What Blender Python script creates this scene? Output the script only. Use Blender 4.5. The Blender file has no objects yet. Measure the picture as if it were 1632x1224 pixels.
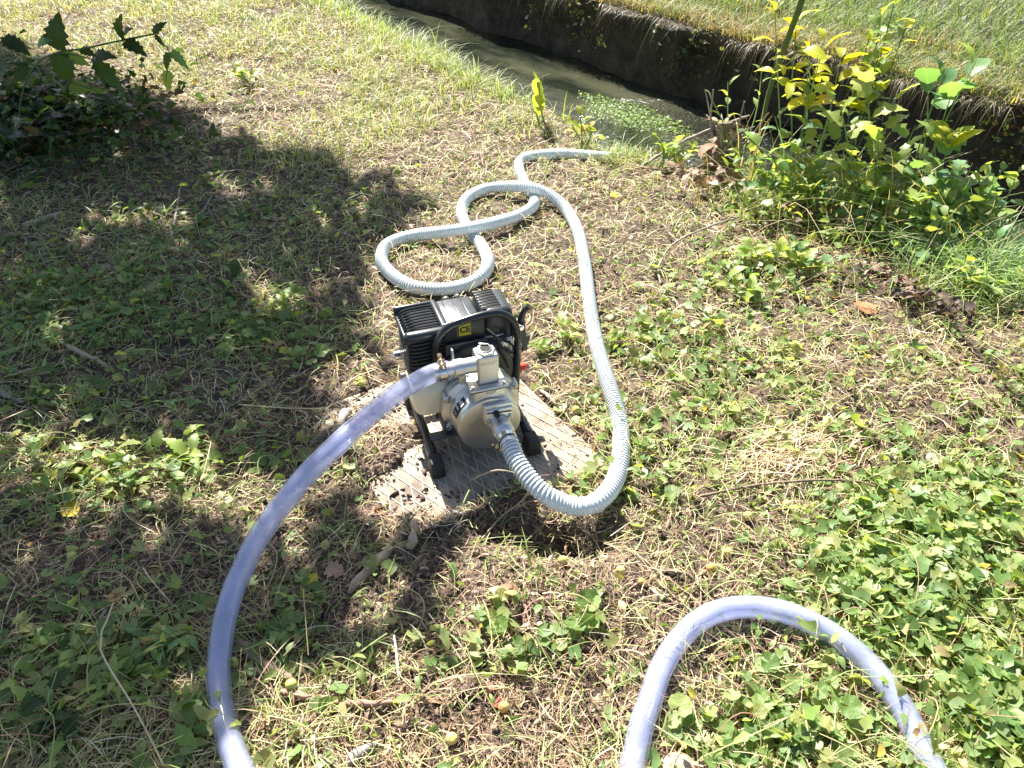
import bpy, bmesh, math, random
import numpy as np
from mathutils import Vector, Matrix, Euler
rng = np.random.default_rng(7)
random.seed(7)
R = math.radians
scene = bpy.context.scene
col = scene.collection

# ------------------------------------------------------------------ camera
PITCH, CAMH, FPX = 38.0, 1.05, 1230.0
cam_d = bpy.data.cameras.new('camera'); cam = bpy.data.objects.new('camera', cam_d); col.objects.link(cam)
cam.location = (0, 0, CAMH); cam.rotation_euler = (R(90 - PITCH), 0, 0)
cam_d.sensor_width = 36; cam_d.lens = 36 * FPX / 1632; cam_d.clip_start = .02; cam_d.clip_end = 500
scene.camera = cam
# ------------------------------------------------------------------ world, sun, exposure
SUN_EL, SUN_AZ = R(47), math.atan2(-.36, .93)          # azimuth from +Y towards +X
SUND = Vector((math.sin(SUN_AZ) * math.cos(SUN_EL), math.cos(SUN_AZ) * math.cos(SUN_EL), math.sin(SUN_EL)))
w = bpy.data.worlds.new('World'); scene.world = w; w.use_nodes = True
nt = w.node_tree; nt.nodes.clear()
sky = nt.nodes.new('ShaderNodeTexSky'); sky.sky_type = 'NISHITA'; sky.sun_disc = False
sky.sun_elevation = SUN_EL; sky.sun_rotation = SUN_AZ; sky.dust_density = 1.5; sky.air_density = 1.0
bg = nt.nodes.new('ShaderNodeBackground'); bg.inputs[1].default_value = .056
wo = nt.nodes.new('ShaderNodeOutputWorld')
nt.links.new(sky.outputs[0], bg.inputs[0]); nt.links.new(bg.outputs[0], wo.inputs[0])
sd = bpy.data.lights.new('sun', 'SUN'); sd.energy = 5.0; sd.angle = R(.53); sd.color = (1, .955, .88)
sun = bpy.data.objects.new('sun', sd); col.objects.link(sun)
sun.rotation_euler = SUND.to_track_quat('Z', 'Y').to_euler(); sun.location = (-3, 6, 8)
scene.view_settings.view_transform = 'Standard'; scene.view_settings.look = 'None'
scene.view_settings.gamma = 1; scene.view_settings.use_curve_mapping = False
scene.view_settings.exposure = 1.80
scene.render.engine = 'CYCLES'
scene.cycles.max_bounces = 7; scene.cycles.transparent_max_bounces = 10
scene.cycles.caustics_reflective = False; scene.cycles.caustics_refractive = False

# ------------------------------------------------------------------ maths helpers
SP, CP = math.sin(R(PITCH)), math.cos(R(PITCH))
def hash2(ix, iy, s):
    n = (ix.astype(np.int64) * 374761393 + iy.astype(np.int64) * 668265263 + s * 974634777) & 0xffffffff
    n = ((n ^ (n >> 13)) * 1274126177) & 0xffffffff
    return ((n ^ (n >> 16)) & 0xffff) / 65535.0
def vnoise(x, y, s=0):
    x = np.asarray(x, float); y = np.asarray(y, float)
    ix = np.floor(x); iy = np.floor(y); fx = x - ix; fy = y - iy
    fx = fx * fx * (3 - 2 * fx); fy = fy * fy * (3 - 2 * fy)
    a = hash2(ix, iy, s); b = hash2(ix + 1, iy, s); c = hash2(ix, iy + 1, s); d = hash2(ix + 1, iy + 1, s)
    return (a * (1 - fx) + b * fx) * (1 - fy) + (c * (1 - fx) + d * fx) * fy
def fbm(x, y, s=0, o=3):
    t = 0; a = 1; n = 0
    for i in range(o):
        t = t + a * vnoise(x * 2 ** i, y * 2 ** i, s + i * 17); n += a; a *= .5
    return t / n
def G0(px, py, z=0.0):
    u = (px - 816) / FPX; v = (py - 612) / FPX; t = (CAMH - z) / (SP + v * CP)
    return u * t, t * (CP - v * SP)
def to_px(x, y, z):
    wz = z - CAMH; fw = y * CP - wz * SP; up = y * SP + wz * CP
    fw = np.maximum(fw, .05)
    return 816 + FPX * x / fw, 612 - FPX * up / fw
W0 = np.array((1.113, 4.27)); CD = np.array((.623, -.782)); CN = np.array((.782, .623)); WATER = -.35
ES = np.array([-60., -6, -1.98, -.73, .69, 2.03, 6, 60]); EN = np.array([-1.1, -1.1, -1.18, -1.27, -1.50, -1.22, -1.2, -1.2])
def canal_sn(x, y):
    dx = x - W0[0]; dy = y - W0[1]
    return dx * CD[0] + dy * CD[1], dx * CN[0] + dy * CN[1]
HOLE = G0(900, 868); HOLE2 = G0(800, 845)
PC1 = np.array(G0(968, 738)); PE1 = np.array((-.85, -.527)); PE2 = np.array((-.527, .85)); PL1, PL2 = .42, .46
def plate_q(x, y):
    rx = x - PC1[0]; ry = y - PC1[1]
    a = rx * PE1[0] + ry * PE1[1]; b = rx * PE2[0] + ry * PE2[1]
    return a, b
def H(x, y):
    x = np.asarray(x, float); y = np.asarray(y, float)
    z = .030 * (fbm(x * 2.2, y * 2.2, 3, 2) - .5) + .016 * (fbm(x * 9, y * 9, 5, 2) - .5)
    rough = .020 * (fbm(x * 34, y * 34, 9, 4) - .45)
    z = z + rough
    a, b = plate_q(x, y)
    out = np.maximum(np.maximum(-a, a - PL1), np.maximum(-b, b - PL2))
    edge = np.exp(-(np.maximum(out, 0) / .09) ** 2)
    z = z * (1 - .6 * edge)
    z = z - .030 * (1 - np.clip((out + .012) / .010, 0, 1))              # bed under the slab
    # soil spilled over the lower-left part of the slab
    wob = .05 * (fbm(x * 14, y * 14, 21) - .5)
    c1 = np.clip((1.25 - np.sqrt(((a - .39) / .075) ** 2 + ((b - .285) / .085) ** 2) + wob * 8) / .3, 0, 1)
    c2 = np.clip((.045 - b + .10 * (fbm(x * 11, y * 11, 4) - .5)) / .04, 0, 1) * np.clip((a - .13) / .05, 0, 1)
    lit = np.clip(1.4 - np.abs(((x + .215) / .075)) - np.abs((y - 1.17) / .05), 0, 1)
    c3 = np.clip(lit * 1.6, 0, 1) * np.clip((fbm(x * 30, y * 30, 8) - .4) / .1, 0, 1) * .9
    cov = np.maximum(np.maximum(c1, c2), c3)
    inside = 1 - np.clip((out + .004) / .008, 0, 1)
    fall = np.exp(-(np.maximum(out, 0) / .07) ** 2)
    z = z + cov * fall * (.014 + rough * .5) + cov * inside * (.028)
    z = z - .075 * np.exp(-(((x - HOLE[0]) / .075) ** 2 + ((y - HOLE[1]) / .035) ** 2)) * (.75 + .5 * vnoise(x * 40, y * 40, 2))
    z = z - .035 * np.exp(-(((x - HOLE2[0]) / .05) ** 2 + ((y - HOLE2[1]) / .03) ** 2))
    z = z + .02 * np.exp(-(((x - .02) / .2) ** 2 + ((y - .78) / .08) ** 2))
    s, n = canal_sn(x, y)
    q = n - np.interp(s, ES, EN) - .06 * (fbm(s * 3, s * 0 + 1, 6) - .5) * 2
    z = z - .42 * np.clip((q + .02) / .16, 0, 1) ** 1.3 - .55 * np.clip((q - .15) / .2, 0, 1)
    z = z - .03 * np.exp(-((q + .0) / .12) ** 2)
    return z
def Gz(px, py, lift=0.0):
    z = 0.0
    for _ in range(6):
        x, y = G0(px, py, z + lift); z = float(H(x, y))
    return Vector((x, y, z + lift))

# ------------------------------------------------------------------ object helpers
def tag(o, label=None, cat=None, group=None, kind=None):
    if label: o['label'] = label
    if cat: o['category'] = cat
    if group: o['group'] = group
    if kind: o['kind'] = kind
    return o
def thing(name, label, cat, loc=(0, 0, 0), rot=(0, 0, 0), group=None):
    o = bpy.data.objects.new(name, None); col.objects.link(o); o.location = loc; o.rotation_euler = rot
    o.empty_display_size = .05
    return tag(o, label, cat, group)
def mesh_obj(name, me, mat=None, parent=None):
    o = bpy.data.objects.new(name, me); col.objects.link(o)
    if mat and not me.materials: me.materials.append(mat)
    if parent: o.parent = parent
    return o
def from_bm(name, bm, mat, parent=None, smooth=True):
    me = bpy.data.meshes.new(name); bm.to_mesh(me); bm.free()
    if smooth: me.polygons.foreach_set('use_smooth', [True] * len(me.polygons))
    return mesh_obj(name, me, mat, parent)
def box(name, size, loc, mat, parent=None, bev=.0015, rot=(0, 0, 0), seg=2, smooth=True, taper=None):
    bm = bmesh.new(); bmesh.ops.create_cube(bm, size=1)
    for v in bm.verts:
        if taper and v.co.z > 0: v.co.x *= taper[0]; v.co.y *= taper[1]
        v.co = Vector((v.co.x * size[0], v.co.y * size[1], v.co.z * size[2]))
    if bev: bmesh.ops.bevel(bm, geom=bm.edges[:] , offset=min(bev, min(size) * .45), segments=seg, profile=.5, affect='EDGES')
    M = Matrix.Translation(loc) @ Euler(rot).to_matrix().to_4x4()
    bmesh.ops.transform(bm, matrix=M, verts=bm.verts)
    o = from_bm(name, bm, mat, parent, False)
    if smooth and bev: shade_auto(o.data)
    return o
def shade_auto(me, ang=38):
    me.polygons.foreach_set('use_smooth', [True] * len(me.polygons))
    try: me.set_sharp_from_angle(angle=R(ang))
    except Exception: pass
def catmull(pts, step):
    P = [np.array(p, float) for p in pts]; P = [2 * P[0] - P[1]] + P + [2 * P[-1] - P[-2]]
    out = []
    for i in range(1, len(P) - 2):
        p0, p1, p2, p3 = P[i - 1], P[i], P[i + 1], P[i + 2]
        n = max(2, int(np.linalg.norm(p2 - p1) / step))
        for k in range(n):
            t = k / n
            out.append(.5 * ((2 * p1) + (-p0 + p2) * t + (2 * p0 - 5 * p1 + 4 * p2 - p3) * t * t + (-p0 + 3 * p1 - 3 * p2 + p3) * t ** 3))
    out.append(P[-2]); return np.array(out)
def resample(C, step):
    d = np.r_[0, np.cumsum(np.linalg.norm(np.diff(C, axis=0), axis=1))]
    n = max(2, int(d[-1] / step)); t = np.linspace(0, d[-1], n + 1)
    return np.stack([np.interp(t, d, C[:, i]) for i in range(3)], 1), t
def frames(C):
    T = np.gradient(C, axis=0); T /= np.linalg.norm(T, axis=1)[:, None] + 1e-12
    N = np.zeros_like(T); a = np.array((0, 0, 1.)) if abs(T[0][2]) < .9 else np.array((1., 0, 0))
    n = a - T[0] * a.dot(T[0]); n /= np.linalg.norm(n); N[0] = n
    for i in range(1, len(T)):
        n = N[i - 1] - T[i] * N[i - 1].dot(T[i]); N[i] = n / (np.linalg.norm(n) + 1e-12)
    return T, N, np.cross(T, N)
def tube_arrays(C, r, n=8, caps=True):
    C = np.asarray(C, float); m = len(C); r = np.broadcast_to(r, (m,))
    T, N, B = frames(C); a = np.linspace(0, 2 * np.pi, n, endpoint=False)
    V = (C[:, None] + r[:, None, None] * (np.cos(a)[None, :, None] * N[:, None] + np.sin(a)[None, :, None] * B[:, None])).reshape(-1, 3)
    F = []
    for i in range(m - 1):
        for j in range(n):
            k = (j + 1) % n; F.append((i * n + j, i * n + k, (i + 1) * n + k, (i + 1) * n + j))
    if caps: F.append(tuple(range(n))[::-1]); F.append(tuple((m - 1) * n + j for j in range(n)))
    return V, F
def pyd(name, V, F, mat, parent=None, smooth=True):
    me = bpy.data.meshes.new(name); me.from_pydata([tuple(v) for v in V], [], F); me.update()
    o = mesh_obj(name, me, mat, parent)
    if smooth: shade_auto(me, 50)
    return o
def tube(name, pts, r, mat, parent=None, n=10, step=None, smooth_path=True, caps=True):
    C = catmull(pts, step or .008) if smooth_path else np.array(pts, float)
    V, F = tube_arrays(C, r if np.isscalar(r) else np.interp(np.linspace(0, 1, len(C)), np.linspace(0, 1, len(r)), r), n, caps)
    return pyd(name, V, F, mat, parent)
def lathe(name, prof, axis, org, mat, parent=None, n=48, flip=False, arc=None):
    """prof: (along, radius) pairs; axis 'x','y' or 'z'"""
    A = {'x': ((1, 0, 0), (0, 1, 0), (0, 0, 1)), 'y': ((0, 1, 0), (0, 0, 1), (1, 0, 0)), 'z': ((0, 0, 1), (1, 0, 0), (0, 1, 0))}[axis]
    ax, u, v = [np.array(q, float) for q in A]; V = []; F = []
    for (h, r) in prof:
        for j in range(n):
            t = 2 * np.pi * j / n; V.append(np.array(org) + ax * h + r * (math.cos(t) * u + math.sin(t) * v))
    for i in range(len(prof) - 1):
        for j in range(n):
            k = (j + 1) % n; F.append((i * n + j, i * n + k, (i + 1) * n + k, (i + 1) * n + j)[::-1])
    F.append(tuple(range(n))); F.append(tuple((len(prof) - 1) * n + j for j in range(n))[::-1])
    o = pyd(name, V, F, mat, parent, False)
    bm = bmesh.new(); bm.from_mesh(o.data); bmesh.ops.recalc_face_normals(bm, faces=bm.faces); bm.to_mesh(o.data); bm.free()
    shade_auto(o.data, 32); return o
def text_obj(name, s, size, mat, parent, M, extrude=.0004, offset=0):
    cu = bpy.data.curves.new(name, 'FONT'); cu.body = s; cu.size = size; cu.extrude = extrude; cu.align_x = 'CENTER'; cu.align_y = 'CENTER'
    cu.resolution_u = 4; cu.offset = offset
    t = bpy.data.objects.new('tmp_text', cu); col.objects.link(t)
    dg = bpy.context.evaluated_depsgraph_get(); me = bpy.data.meshes.new_from_object(t.evaluated_get(dg))
    bpy.data.objects.remove(t); me.materials.clear(); me.transform(M)
    return mesh_obj(name, me, mat, parent)

# ------------------------------------------------------------------ materials
def N(nt, t, **k):
    n = nt.nodes.new(t)
    for a, b in k.items(): setattr(n, a, b)
    return n
def base_mat(name):
    m = bpy.data.materials.new(name); m.use_nodes = True; nt = m.node_tree
    return m, nt, nt.nodes['Principled BSDF']
def simple(name, c, rough=.5, metal=0, spec=.5, var=.15, scale=40, bump=0, bscale=200, coat=0, rvar=.1):
    m, nt, p = base_mat(name); L = nt.links
    tc = N(nt, 'ShaderNodeTexCoord'); nz = N(nt, 'ShaderNodeTexNoise'); nz.inputs['Scale'].default_value = scale; nz.inputs['Detail'].default_value = 5
    L.new(tc.outputs['Object'], nz.inputs['Vector'])
    mx = N(nt, 'ShaderNodeMix', data_type='RGBA'); L.new(nz.outputs[0], mx.inputs[0])
    mx.inputs[6].default_value = (*[x * (1 - var) for x in c], 1); mx.inputs[7].default_value = (*[min(1, x * (1 + var)) for x in c], 1)
    L.new(mx.outputs[2], p.inputs['Base Color'])
    mr = N(nt, 'ShaderNodeMapRange'); L.new(nz.outputs[0], mr.inputs[0]); mr.inputs[3].default_value = max(0, rough - rvar); mr.inputs[4].default_value = min(1, rough + rvar)
    L.new(mr.outputs[0], p.inputs['Roughness'])
    p.inputs['Metallic'].default_value = metal; p.inputs['Specular IOR Level'].default_value = spec; p.inputs['Coat Weight'].default_value = coat
    if bump:
        n2 = N(nt, 'ShaderNodeTexNoise'); n2.inputs['Scale'].default_value = bscale; n2.inputs['Detail'].default_value = 4; L.new(tc.outputs['Object'], n2.inputs['Vector'])
        b = N(nt, 'ShaderNodeBump'); b.inputs['Strength'].default_value = bump; b.inputs['Distance'].default_value = .002
        L.new(n2.outputs[0], b.inputs['Height']); L.new(b.outputs[0], p.inputs['Normal'])
    return m
M = {}
M['black_paint'] = simple('black_paint', (.012, .014, .015), .24, var=.3, coat=.2)
M['black_plastic'] = simple('black_plastic', (.030, .034, .036), .30, var=.25, bump=.08, bscale=900)
M['rubber'] = simple('rubber', (.02, .02, .02), .7, var=.3)
M['dark_gap'] = simple('dark_gap', (.008, .008, .008), .8)
M['aluminium'] = simple('aluminium', (.62, .61, .58), .38, metal=1, var=.08, bump=.18, bscale=1400)
M['aluminium_smooth'] = simple('aluminium_smooth', (.66, .65, .61), .40, metal=1, var=.06, bump=.05, bscale=500)
M['lettering'] = simple('lettering', (.30, .29, .26), .5, metal=.7, var=.1)
M['steel'] = simple('steel', (.65, .64, .62), .2, metal=1, var=.1)
M['brassy'] = simple('brassy', (.70, .50, .30), .28, metal=1, var=.15)
M['bracket'] = simple('bracket', (.10, .10, .095), .5, metal=.4, var=.2)
M['yellow'] = simple('yellow', (.75, .62, .04), .45, var=.05)
M['print_black'] = simple('print_black', (.012, .012, .012), .5)
M['print_white'] = simple('print_white', (.8, .8, .82), .5)
M['red'] = simple('red', (.65, .04, .02), .35)
M['tank'] = simple('tank', (.86, .76, .54), .38, var=.05, scale=8)
p = M['tank'].node_tree.nodes['Principled BSDF']; p.inputs['Subsurface Weight'].default_value = .6; p.inputs['Subsurface Radius'].default_value = (.02, .016, .009)
M['bark'] = simple('bark', (.20, .145, .10), .85, var=.45, scale=60, bump=.8, bscale=240)
M['pale_wood'] = simple('pale_wood', (.42, .32, .22), .8, var=.35, scale=50, bump=.6, bscale=200)
M['grey_wood'] = simple('grey_wood', (.30, .26, .22), .85, var=.35, scale=50, bump=.6, bscale=200)
M['straw'] = simple('straw', (.60, .50, .30), .6, var=.2)
M['white_straw'] = simple('white_straw', (.80, .78, .72), .5, var=.1)
M['green_stem'] = simple('green_stem', (.17, .28, .07), .45, var=.2)
M['dark_stem'] = simple('dark_stem', (.07, .12, .035), .4, var=.2, scale=30)
M['stone'] = simple('stone', (.40, .36, .32), .8, var=.25, bump=.5)
M['ring_white'] = simple('ring_white', (.74, .78, .78), .42, var=.06, spec=.5)

def fruit_mat(name, c1, c2):
    m, nt, p = base_mat(name); L = nt.links
    tc = N(nt, 'ShaderNodeTexCoord'); nz = N(nt, 'ShaderNodeTexNoise'); nz.inputs['Scale'].default_value = 60; L.new(tc.outputs['Object'], nz.inputs['Vector'])
    r = N(nt, 'ShaderNodeValToRGB'); L.new(nz.outputs[0], r.inputs[0]); r.color_ramp.elements[0].position = .35; r.color_ramp.elements[1].position = .65
    r.color_ramp.elements[0].color = (*c1, 1); r.color_ramp.elements[1].color = (*c2, 1); L.new(r.outputs[0], p.inputs['Base Color'])
    p.inputs['Roughness'].default_value = .4; p.inputs['Subsurface Weight'].default_value = .2; p.inputs['Subsurface Radius'].default_value = (.006, .005, .002)
    return m
M['plum_green'] = fruit_mat('plum_green', (.40, .42, .10), (.50, .48, .13))
M['plum_yellow'] = fruit_mat('plum_yellow', (.62, .50, .13), (.70, .56, .22))
M['plum_orange'] = fruit_mat('plum_orange', (.62, .24, .05), (.68, .48, .14))

def leaf_mat(name, attr=True, transl=.38, rough=.42, veins=True):
    m = bpy.data.materials.new(name); m.use_nodes = True; nt = m.node_tree; L = nt.links; nt.nodes.clear()
    out = N(nt, 'ShaderNodeOutputMaterial'); p = N(nt, 'ShaderNodeBsdfPrincipled'); tr = N(nt, 'ShaderNodeBsdfTranslucent'); mix = N(nt, 'ShaderNodeMixShader')
    if attr:
        a = N(nt, 'ShaderNodeAttribute', attribute_name='Col'); c = a.outputs['Color']
    else:
        a = N(nt, 'ShaderNodeObjectInfo'); c = a.outputs['Color']
    tc = N(nt, 'ShaderNodeTexCoord'); nz = N(nt, 'ShaderNodeTexNoise'); nz.inputs['Scale'].default_value = 90; nz.inputs['Detail'].default_value = 3
    L.new(tc.outputs['Object'], nz.inputs['Vector'])
    mr = N(nt, 'ShaderNodeMapRange'); mr.inputs[3].default_value = .72; mr.inputs[4].default_value = 1.28; L.new(nz.outputs[0], mr.inputs[0])
    f = mr.outputs[0]
    if veins:
        uv = N(nt, 'ShaderNodeUVMap', uv_map='UVMap'); sx = N(nt, 'ShaderNodeSeparateXYZ'); L.new(uv.outputs[0], sx.inputs[0])
        d = N(nt, 'ShaderNodeMath', operation='ABSOLUTE'); L.new(sx.outputs[0], d.inputs[0])
        k = N(nt, 'ShaderNodeMath', operation='MULTIPLY_ADD'); L.new(d.outputs[0], k.inputs[0]); k.inputs[1].default_value = -5.5
        y7 = N(nt, 'ShaderNodeMath', operation='MULTIPLY'); L.new(sx.outputs[1], y7.inputs[0]); y7.inputs[1].default_value = 8.0; L.new(y7.outputs[0], k.inputs[2])
        fr = N(nt, 'ShaderNodeMath', operation='PINGPONG'); L.new(k.outputs[0], fr.inputs[0]); fr.inputs[1].default_value = .5
        v1 = N(nt, 'ShaderNodeMath', operation='LESS_THAN'); L.new(fr.outputs[0], v1.inputs[0]); v1.inputs[1].default_value = .07
        v2 = N(nt, 'ShaderNodeMath', operation='LESS_THAN'); L.new(d.outputs[0], v2.inputs[0]); v2.inputs[1].default_value = .022
        vm = N(nt, 'ShaderNodeMath', operation='MAXIMUM'); L.new(v1.outputs[0], vm.inputs[0]); L.new(v2.outputs[0], vm.inputs[1])
        ad = N(nt, 'ShaderNodeMath', operation='MULTIPLY_ADD'); L.new(vm.outputs[0], ad.inputs[0]); ad.inputs[1].default_value = .22; L.new(mr.outputs[0], ad.inputs[2]); f = ad.outputs[0]
        bp = N(nt, 'ShaderNodeBump'); bp.inputs['Strength'].default_value = .5; bp.inputs['Distance'].default_value = .001; L.new(fr.outputs[0], bp.inputs['Height'])
        L.new(bp.outputs[0], p.inputs['Normal'])
    vmul = N(nt, 'ShaderNodeVectorMath', operation='SCALE'); L.new(c, vmul.inputs[0]); L.new(f, vmul.inputs['Scale'])
    L.new(vmul.outputs[0], p.inputs['Base Color']); p.inputs['Roughness'].default_value = rough; p.inputs['Specular IOR Level'].default_value = .35
    tv = N(nt, 'ShaderNodeVectorMath', operation='MULTIPLY'); L.new(vmul.outputs[0], tv.inputs[0]); tv.inputs[1].default_value = (1.9, 1.75, .7)
    L.new(tv.outputs[0], tr.inputs['Color'])
    mix.inputs[0].default_value = transl; L.new(p.outputs[0], mix.inputs[1]); L.new(tr.outputs[0], mix.inputs[2]); L.new(mix.outputs[0], out.inputs[0])
    return m
M['leaf'] = leaf_mat('leaf', False, .46)
M['leaf_mass'] = leaf_mat('leaf_mass', True, .42, .45, False)
M['blade'] = leaf_mat('blade', True, .30, .5, False)
M['litter'] = leaf_mat('litter', True, .12, .62, False)
M['dead'] = leaf_mat('dead', False, .08, .7)
M['clod'] = leaf_mat('clod', True, .0, .9, False)

def soil_mat():
    m, nt, p = base_mat('soil'); L = nt.links
    tc = N(nt, 'ShaderNodeTexCoord')
    def noise(s, d=6, r=.6):
        n = N(nt, 'ShaderNodeTexNoise'); n.inputs['Scale'].default_value = s; n.inputs['Detail'].default_value = d; n.inputs['Roughness'].default_value = r
        L.new(tc.outputs['Object'], n.inputs['Vector']); return n.outputs[0]
    r = N(nt, 'ShaderNodeValToRGB'); L.new(noise(26), r.inputs[0])
    r.color_ramp.elements[0].position = .3; r.color_ramp.elements[1].position = .72
    r.color_ramp.elements[0].color = (.048, .032, .026, 1); r.color_ramp.elements[1].color = (.22, .158, .125, 1)
    e = r.color_ramp.elements.new(.5); e.color = (.115, .080, .062, 1)
    r2 = N(nt, 'ShaderNodeValToRGB'); L.new(noise(150, 3), r2.inputs[0]); r2.color_ramp.elements[0].position = .55; r2.color_ramp.elements[1].position = .72
    r2.color_ramp.elements[0].color = (0, 0, 0, 1)
    mx = N(nt, 'ShaderNodeMix', data_type='RGBA'); L.new(r2.outputs[0], mx.inputs[0]); L.new(r.outputs[0], mx.inputs[6]); mx.inputs[7].default_value = (.34, .28, .20, 1)
    L.new(mx.outputs[2], p.inputs['Base Color']); p.inputs['Roughness'].default_value = .92; p.inputs['Specular IOR Level'].default_value = .25
    b = N(nt, 'ShaderNodeBump'); b.inputs['Strength'].default_value = .9; b.inputs['Distance'].default_value = .006
    ad = N(nt, 'ShaderNodeMath', operation='ADD'); L.new(noise(120, 8, .7), ad.inputs[0]); L.new(noise(380, 4), ad.inputs[1]); L.new(ad.outputs[0], b.inputs['Height'])
    L.new(b.outputs[0], p.inputs['Normal']); return m
M['soil'] = soil_mat()

# ------------------------------------------------------------------ the ground sheet
def graded(lo, hi, step, far, grow=1.12):
    a = list(np.arange(lo, hi + 1e-6, step)); s = step
    while a[-1] < far: s *= grow; a.append(a[-1] + s)
    s = step
    while a[0] > -far: s *= grow; a.insert(0, a[0] - s)
    return np.array(a)
gx = graded(-1.7, 1.7, .0095, 150, 1.06)
ys = [.15]
while ys[-1] < 5.5: ys.append(ys[-1] + max(.0085, .0075 * ys[-1]))
s_ = .04
while ys[-1] < 150: s_ *= 1.12; ys.append(ys[-1] + s_)
s_ = .012
while ys[0] > -150: s_ *= 1.12; ys.insert(0, ys[0] - s_)
gy = np.array(ys)
X, Y = np.meshgrid(gx, gy); Z = H(X, Y)
nx, ny = len(gx), len(gy)
V = np.stack([X, Y, Z], -1).reshape(-1, 3)
I = np.arange(nx * ny).reshape(ny, nx)
F = np.stack([I[:-1, :-1], I[:-1, 1:], I[1:, 1:], I[1:, :-1]], -1).reshape(-1, 4)
def fast_mesh(name, V, F, uv=None, colr=None, smooth=False):
    me = bpy.data.meshes.new(name); k = F.shape[1]
    me.vertices.add(len(V)); me.vertices.foreach_set('co', np.ascontiguousarray(V, np.float32).ravel())
    me.loops.add(F.size); me.loops.foreach_set('vertex_index', np.ascontiguousarray(F, np.int32).ravel())
    me.polygons.add(len(F)); me.polygons.foreach_set('loop_start', np.arange(0, F.size, k, dtype=np.int32))
    if smooth: me.polygons.foreach_set('use_smooth', np.ones(len(F), bool))
    if colr is not None:
        a = me.color_attributes.new('Col', 'FLOAT_COLOR', 'POINT'); c = np.ones((len(V), 4), np.float32); c[:, :3] = colr; a.data.foreach_set('color', c.ravel())
    me.update(calc_edges=True); return me
g = mesh_obj('ground', fast_mesh('ground', V, F, smooth=True), M['soil']); tag(g, kind='structure')

# ------------------------------------------------------------------ water and far bank
def canal_pt(s, n, z): return (W0[0] + CD[0] * s + CN[0] * n, W0[1] + CD[1] * s + CN[1] * n, z)
def water_mat():
    m, nt, p = base_mat('canal_water'); L = nt.links; tc = N(nt, 'ShaderNodeTexCoord')
    mp = N(nt, 'ShaderNodeMapping'); L.new(tc.outputs['Object'], mp.inputs[0]); mp.inputs['Rotation'].default_value = (0, 0, R(51)); 
    def noise(s, sc=(1, 1, 1), d=4, r=.5):
        q = N(nt, 'ShaderNodeMapping'); L.new(mp.outputs[0], q.inputs[0]); q.inputs['Scale'].default_value = sc
        n = N(nt, 'ShaderNodeTexNoise'); n.inputs['Scale'].default_value = s; n.inputs['Detail'].default_value = d; n.inputs['Roughness'].default_value = r
        L.new(q.outputs[0], n.inputs['Vector']); return n.outputs[0]
    r = N(nt, 'ShaderNodeValToRGB'); L.new(noise(2.2, (.6, 1.6, 1), 5, .6), r.inputs[0])
    r.color_ramp.elements[0].position = .40; r.color_ramp.elements[0].color = (.010, .014, .009, 1)
    r.color_ramp.elements[1].position = .62; r.color_ramp.elements[1].color = (.060, .062, .038, 1)
    L.new(r.outputs[0], p.inputs['Base Color']); p.inputs['Roughness'].default_value = .09; p.inputs['IOR'].default_value = 1.33
    h1 = N(nt, 'ShaderNodeMath', operation='MULTIPLY_ADD'); L.new(noise(34, (1, 1.6, 1), 3), h1.inputs[0]); h1.inputs[1].default_value = .22
    lw = N(nt, 'ShaderNodeMath', operation='MULTIPLY'); L.new(noise(9, (.6, 1.6, 1), 2), lw.inputs[0]); lw.inputs[1].default_value = .22; L.new(lw.outputs[0], h1.inputs[2])
    gx_, gy_ = G0(1075, 205, WATER)
    ds = N(nt, 'ShaderNodeVectorMath', operation='DISTANCE'); L.new(tc.outputs['Object'], ds.inputs[0]); ds.inputs[1].default_value = (gx_, gy_, WATER)
    rm = N(nt, 'ShaderNodeMapRange'); L.new(ds.outputs['Value'], rm.inputs[0]); rm.inputs[1].default_value = .05; rm.inputs[2].default_value = .55; rm.inputs[3].default_value = 1.; rm.inputs[4].default_value = .025
    rf = N(nt, 'ShaderNodeMath', operation='MULTIPLY'); L.new(noise(70, (1, 1, 1), 1), rf.inputs[0]); L.new(rm.outputs[0], rf.inputs[1])
    h2 = N(nt, 'ShaderNodeMath', operation='MULTIPLY_ADD'); L.new(rf.outputs[0], h2.inputs[0]); h2.inputs[1].default_value = 4.5; L.new(h1.outputs[0], h2.inputs[2]); h1 = h2
    b = N(nt, 'ShaderNodeBump'); b.inputs['Strength'].default_value = 1.0; b.inputs['Distance'].default_value = .016
    L.new(h1.outputs[0], b.inputs['Height']); L.new(b.outputs[0], p.inputs['Normal']); return m
M['water'] = water_mat()
ss = np.linspace(-60, 60, 61); nn = np.linspace(-2.2, .3, 8)
V = np.array([canal_pt(s, n, WATER) for s in ss for n in nn]); k = len(nn)
F = np.array([(i * k + j, (i + 1) * k + j, (i + 1) * k + j + 1, i * k + j + 1) for i in range(len(ss) - 1) for j in range(k - 1)])
tag(mesh_obj('water', fast_mesh('water', V, F), M['water']), kind='structure')

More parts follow.
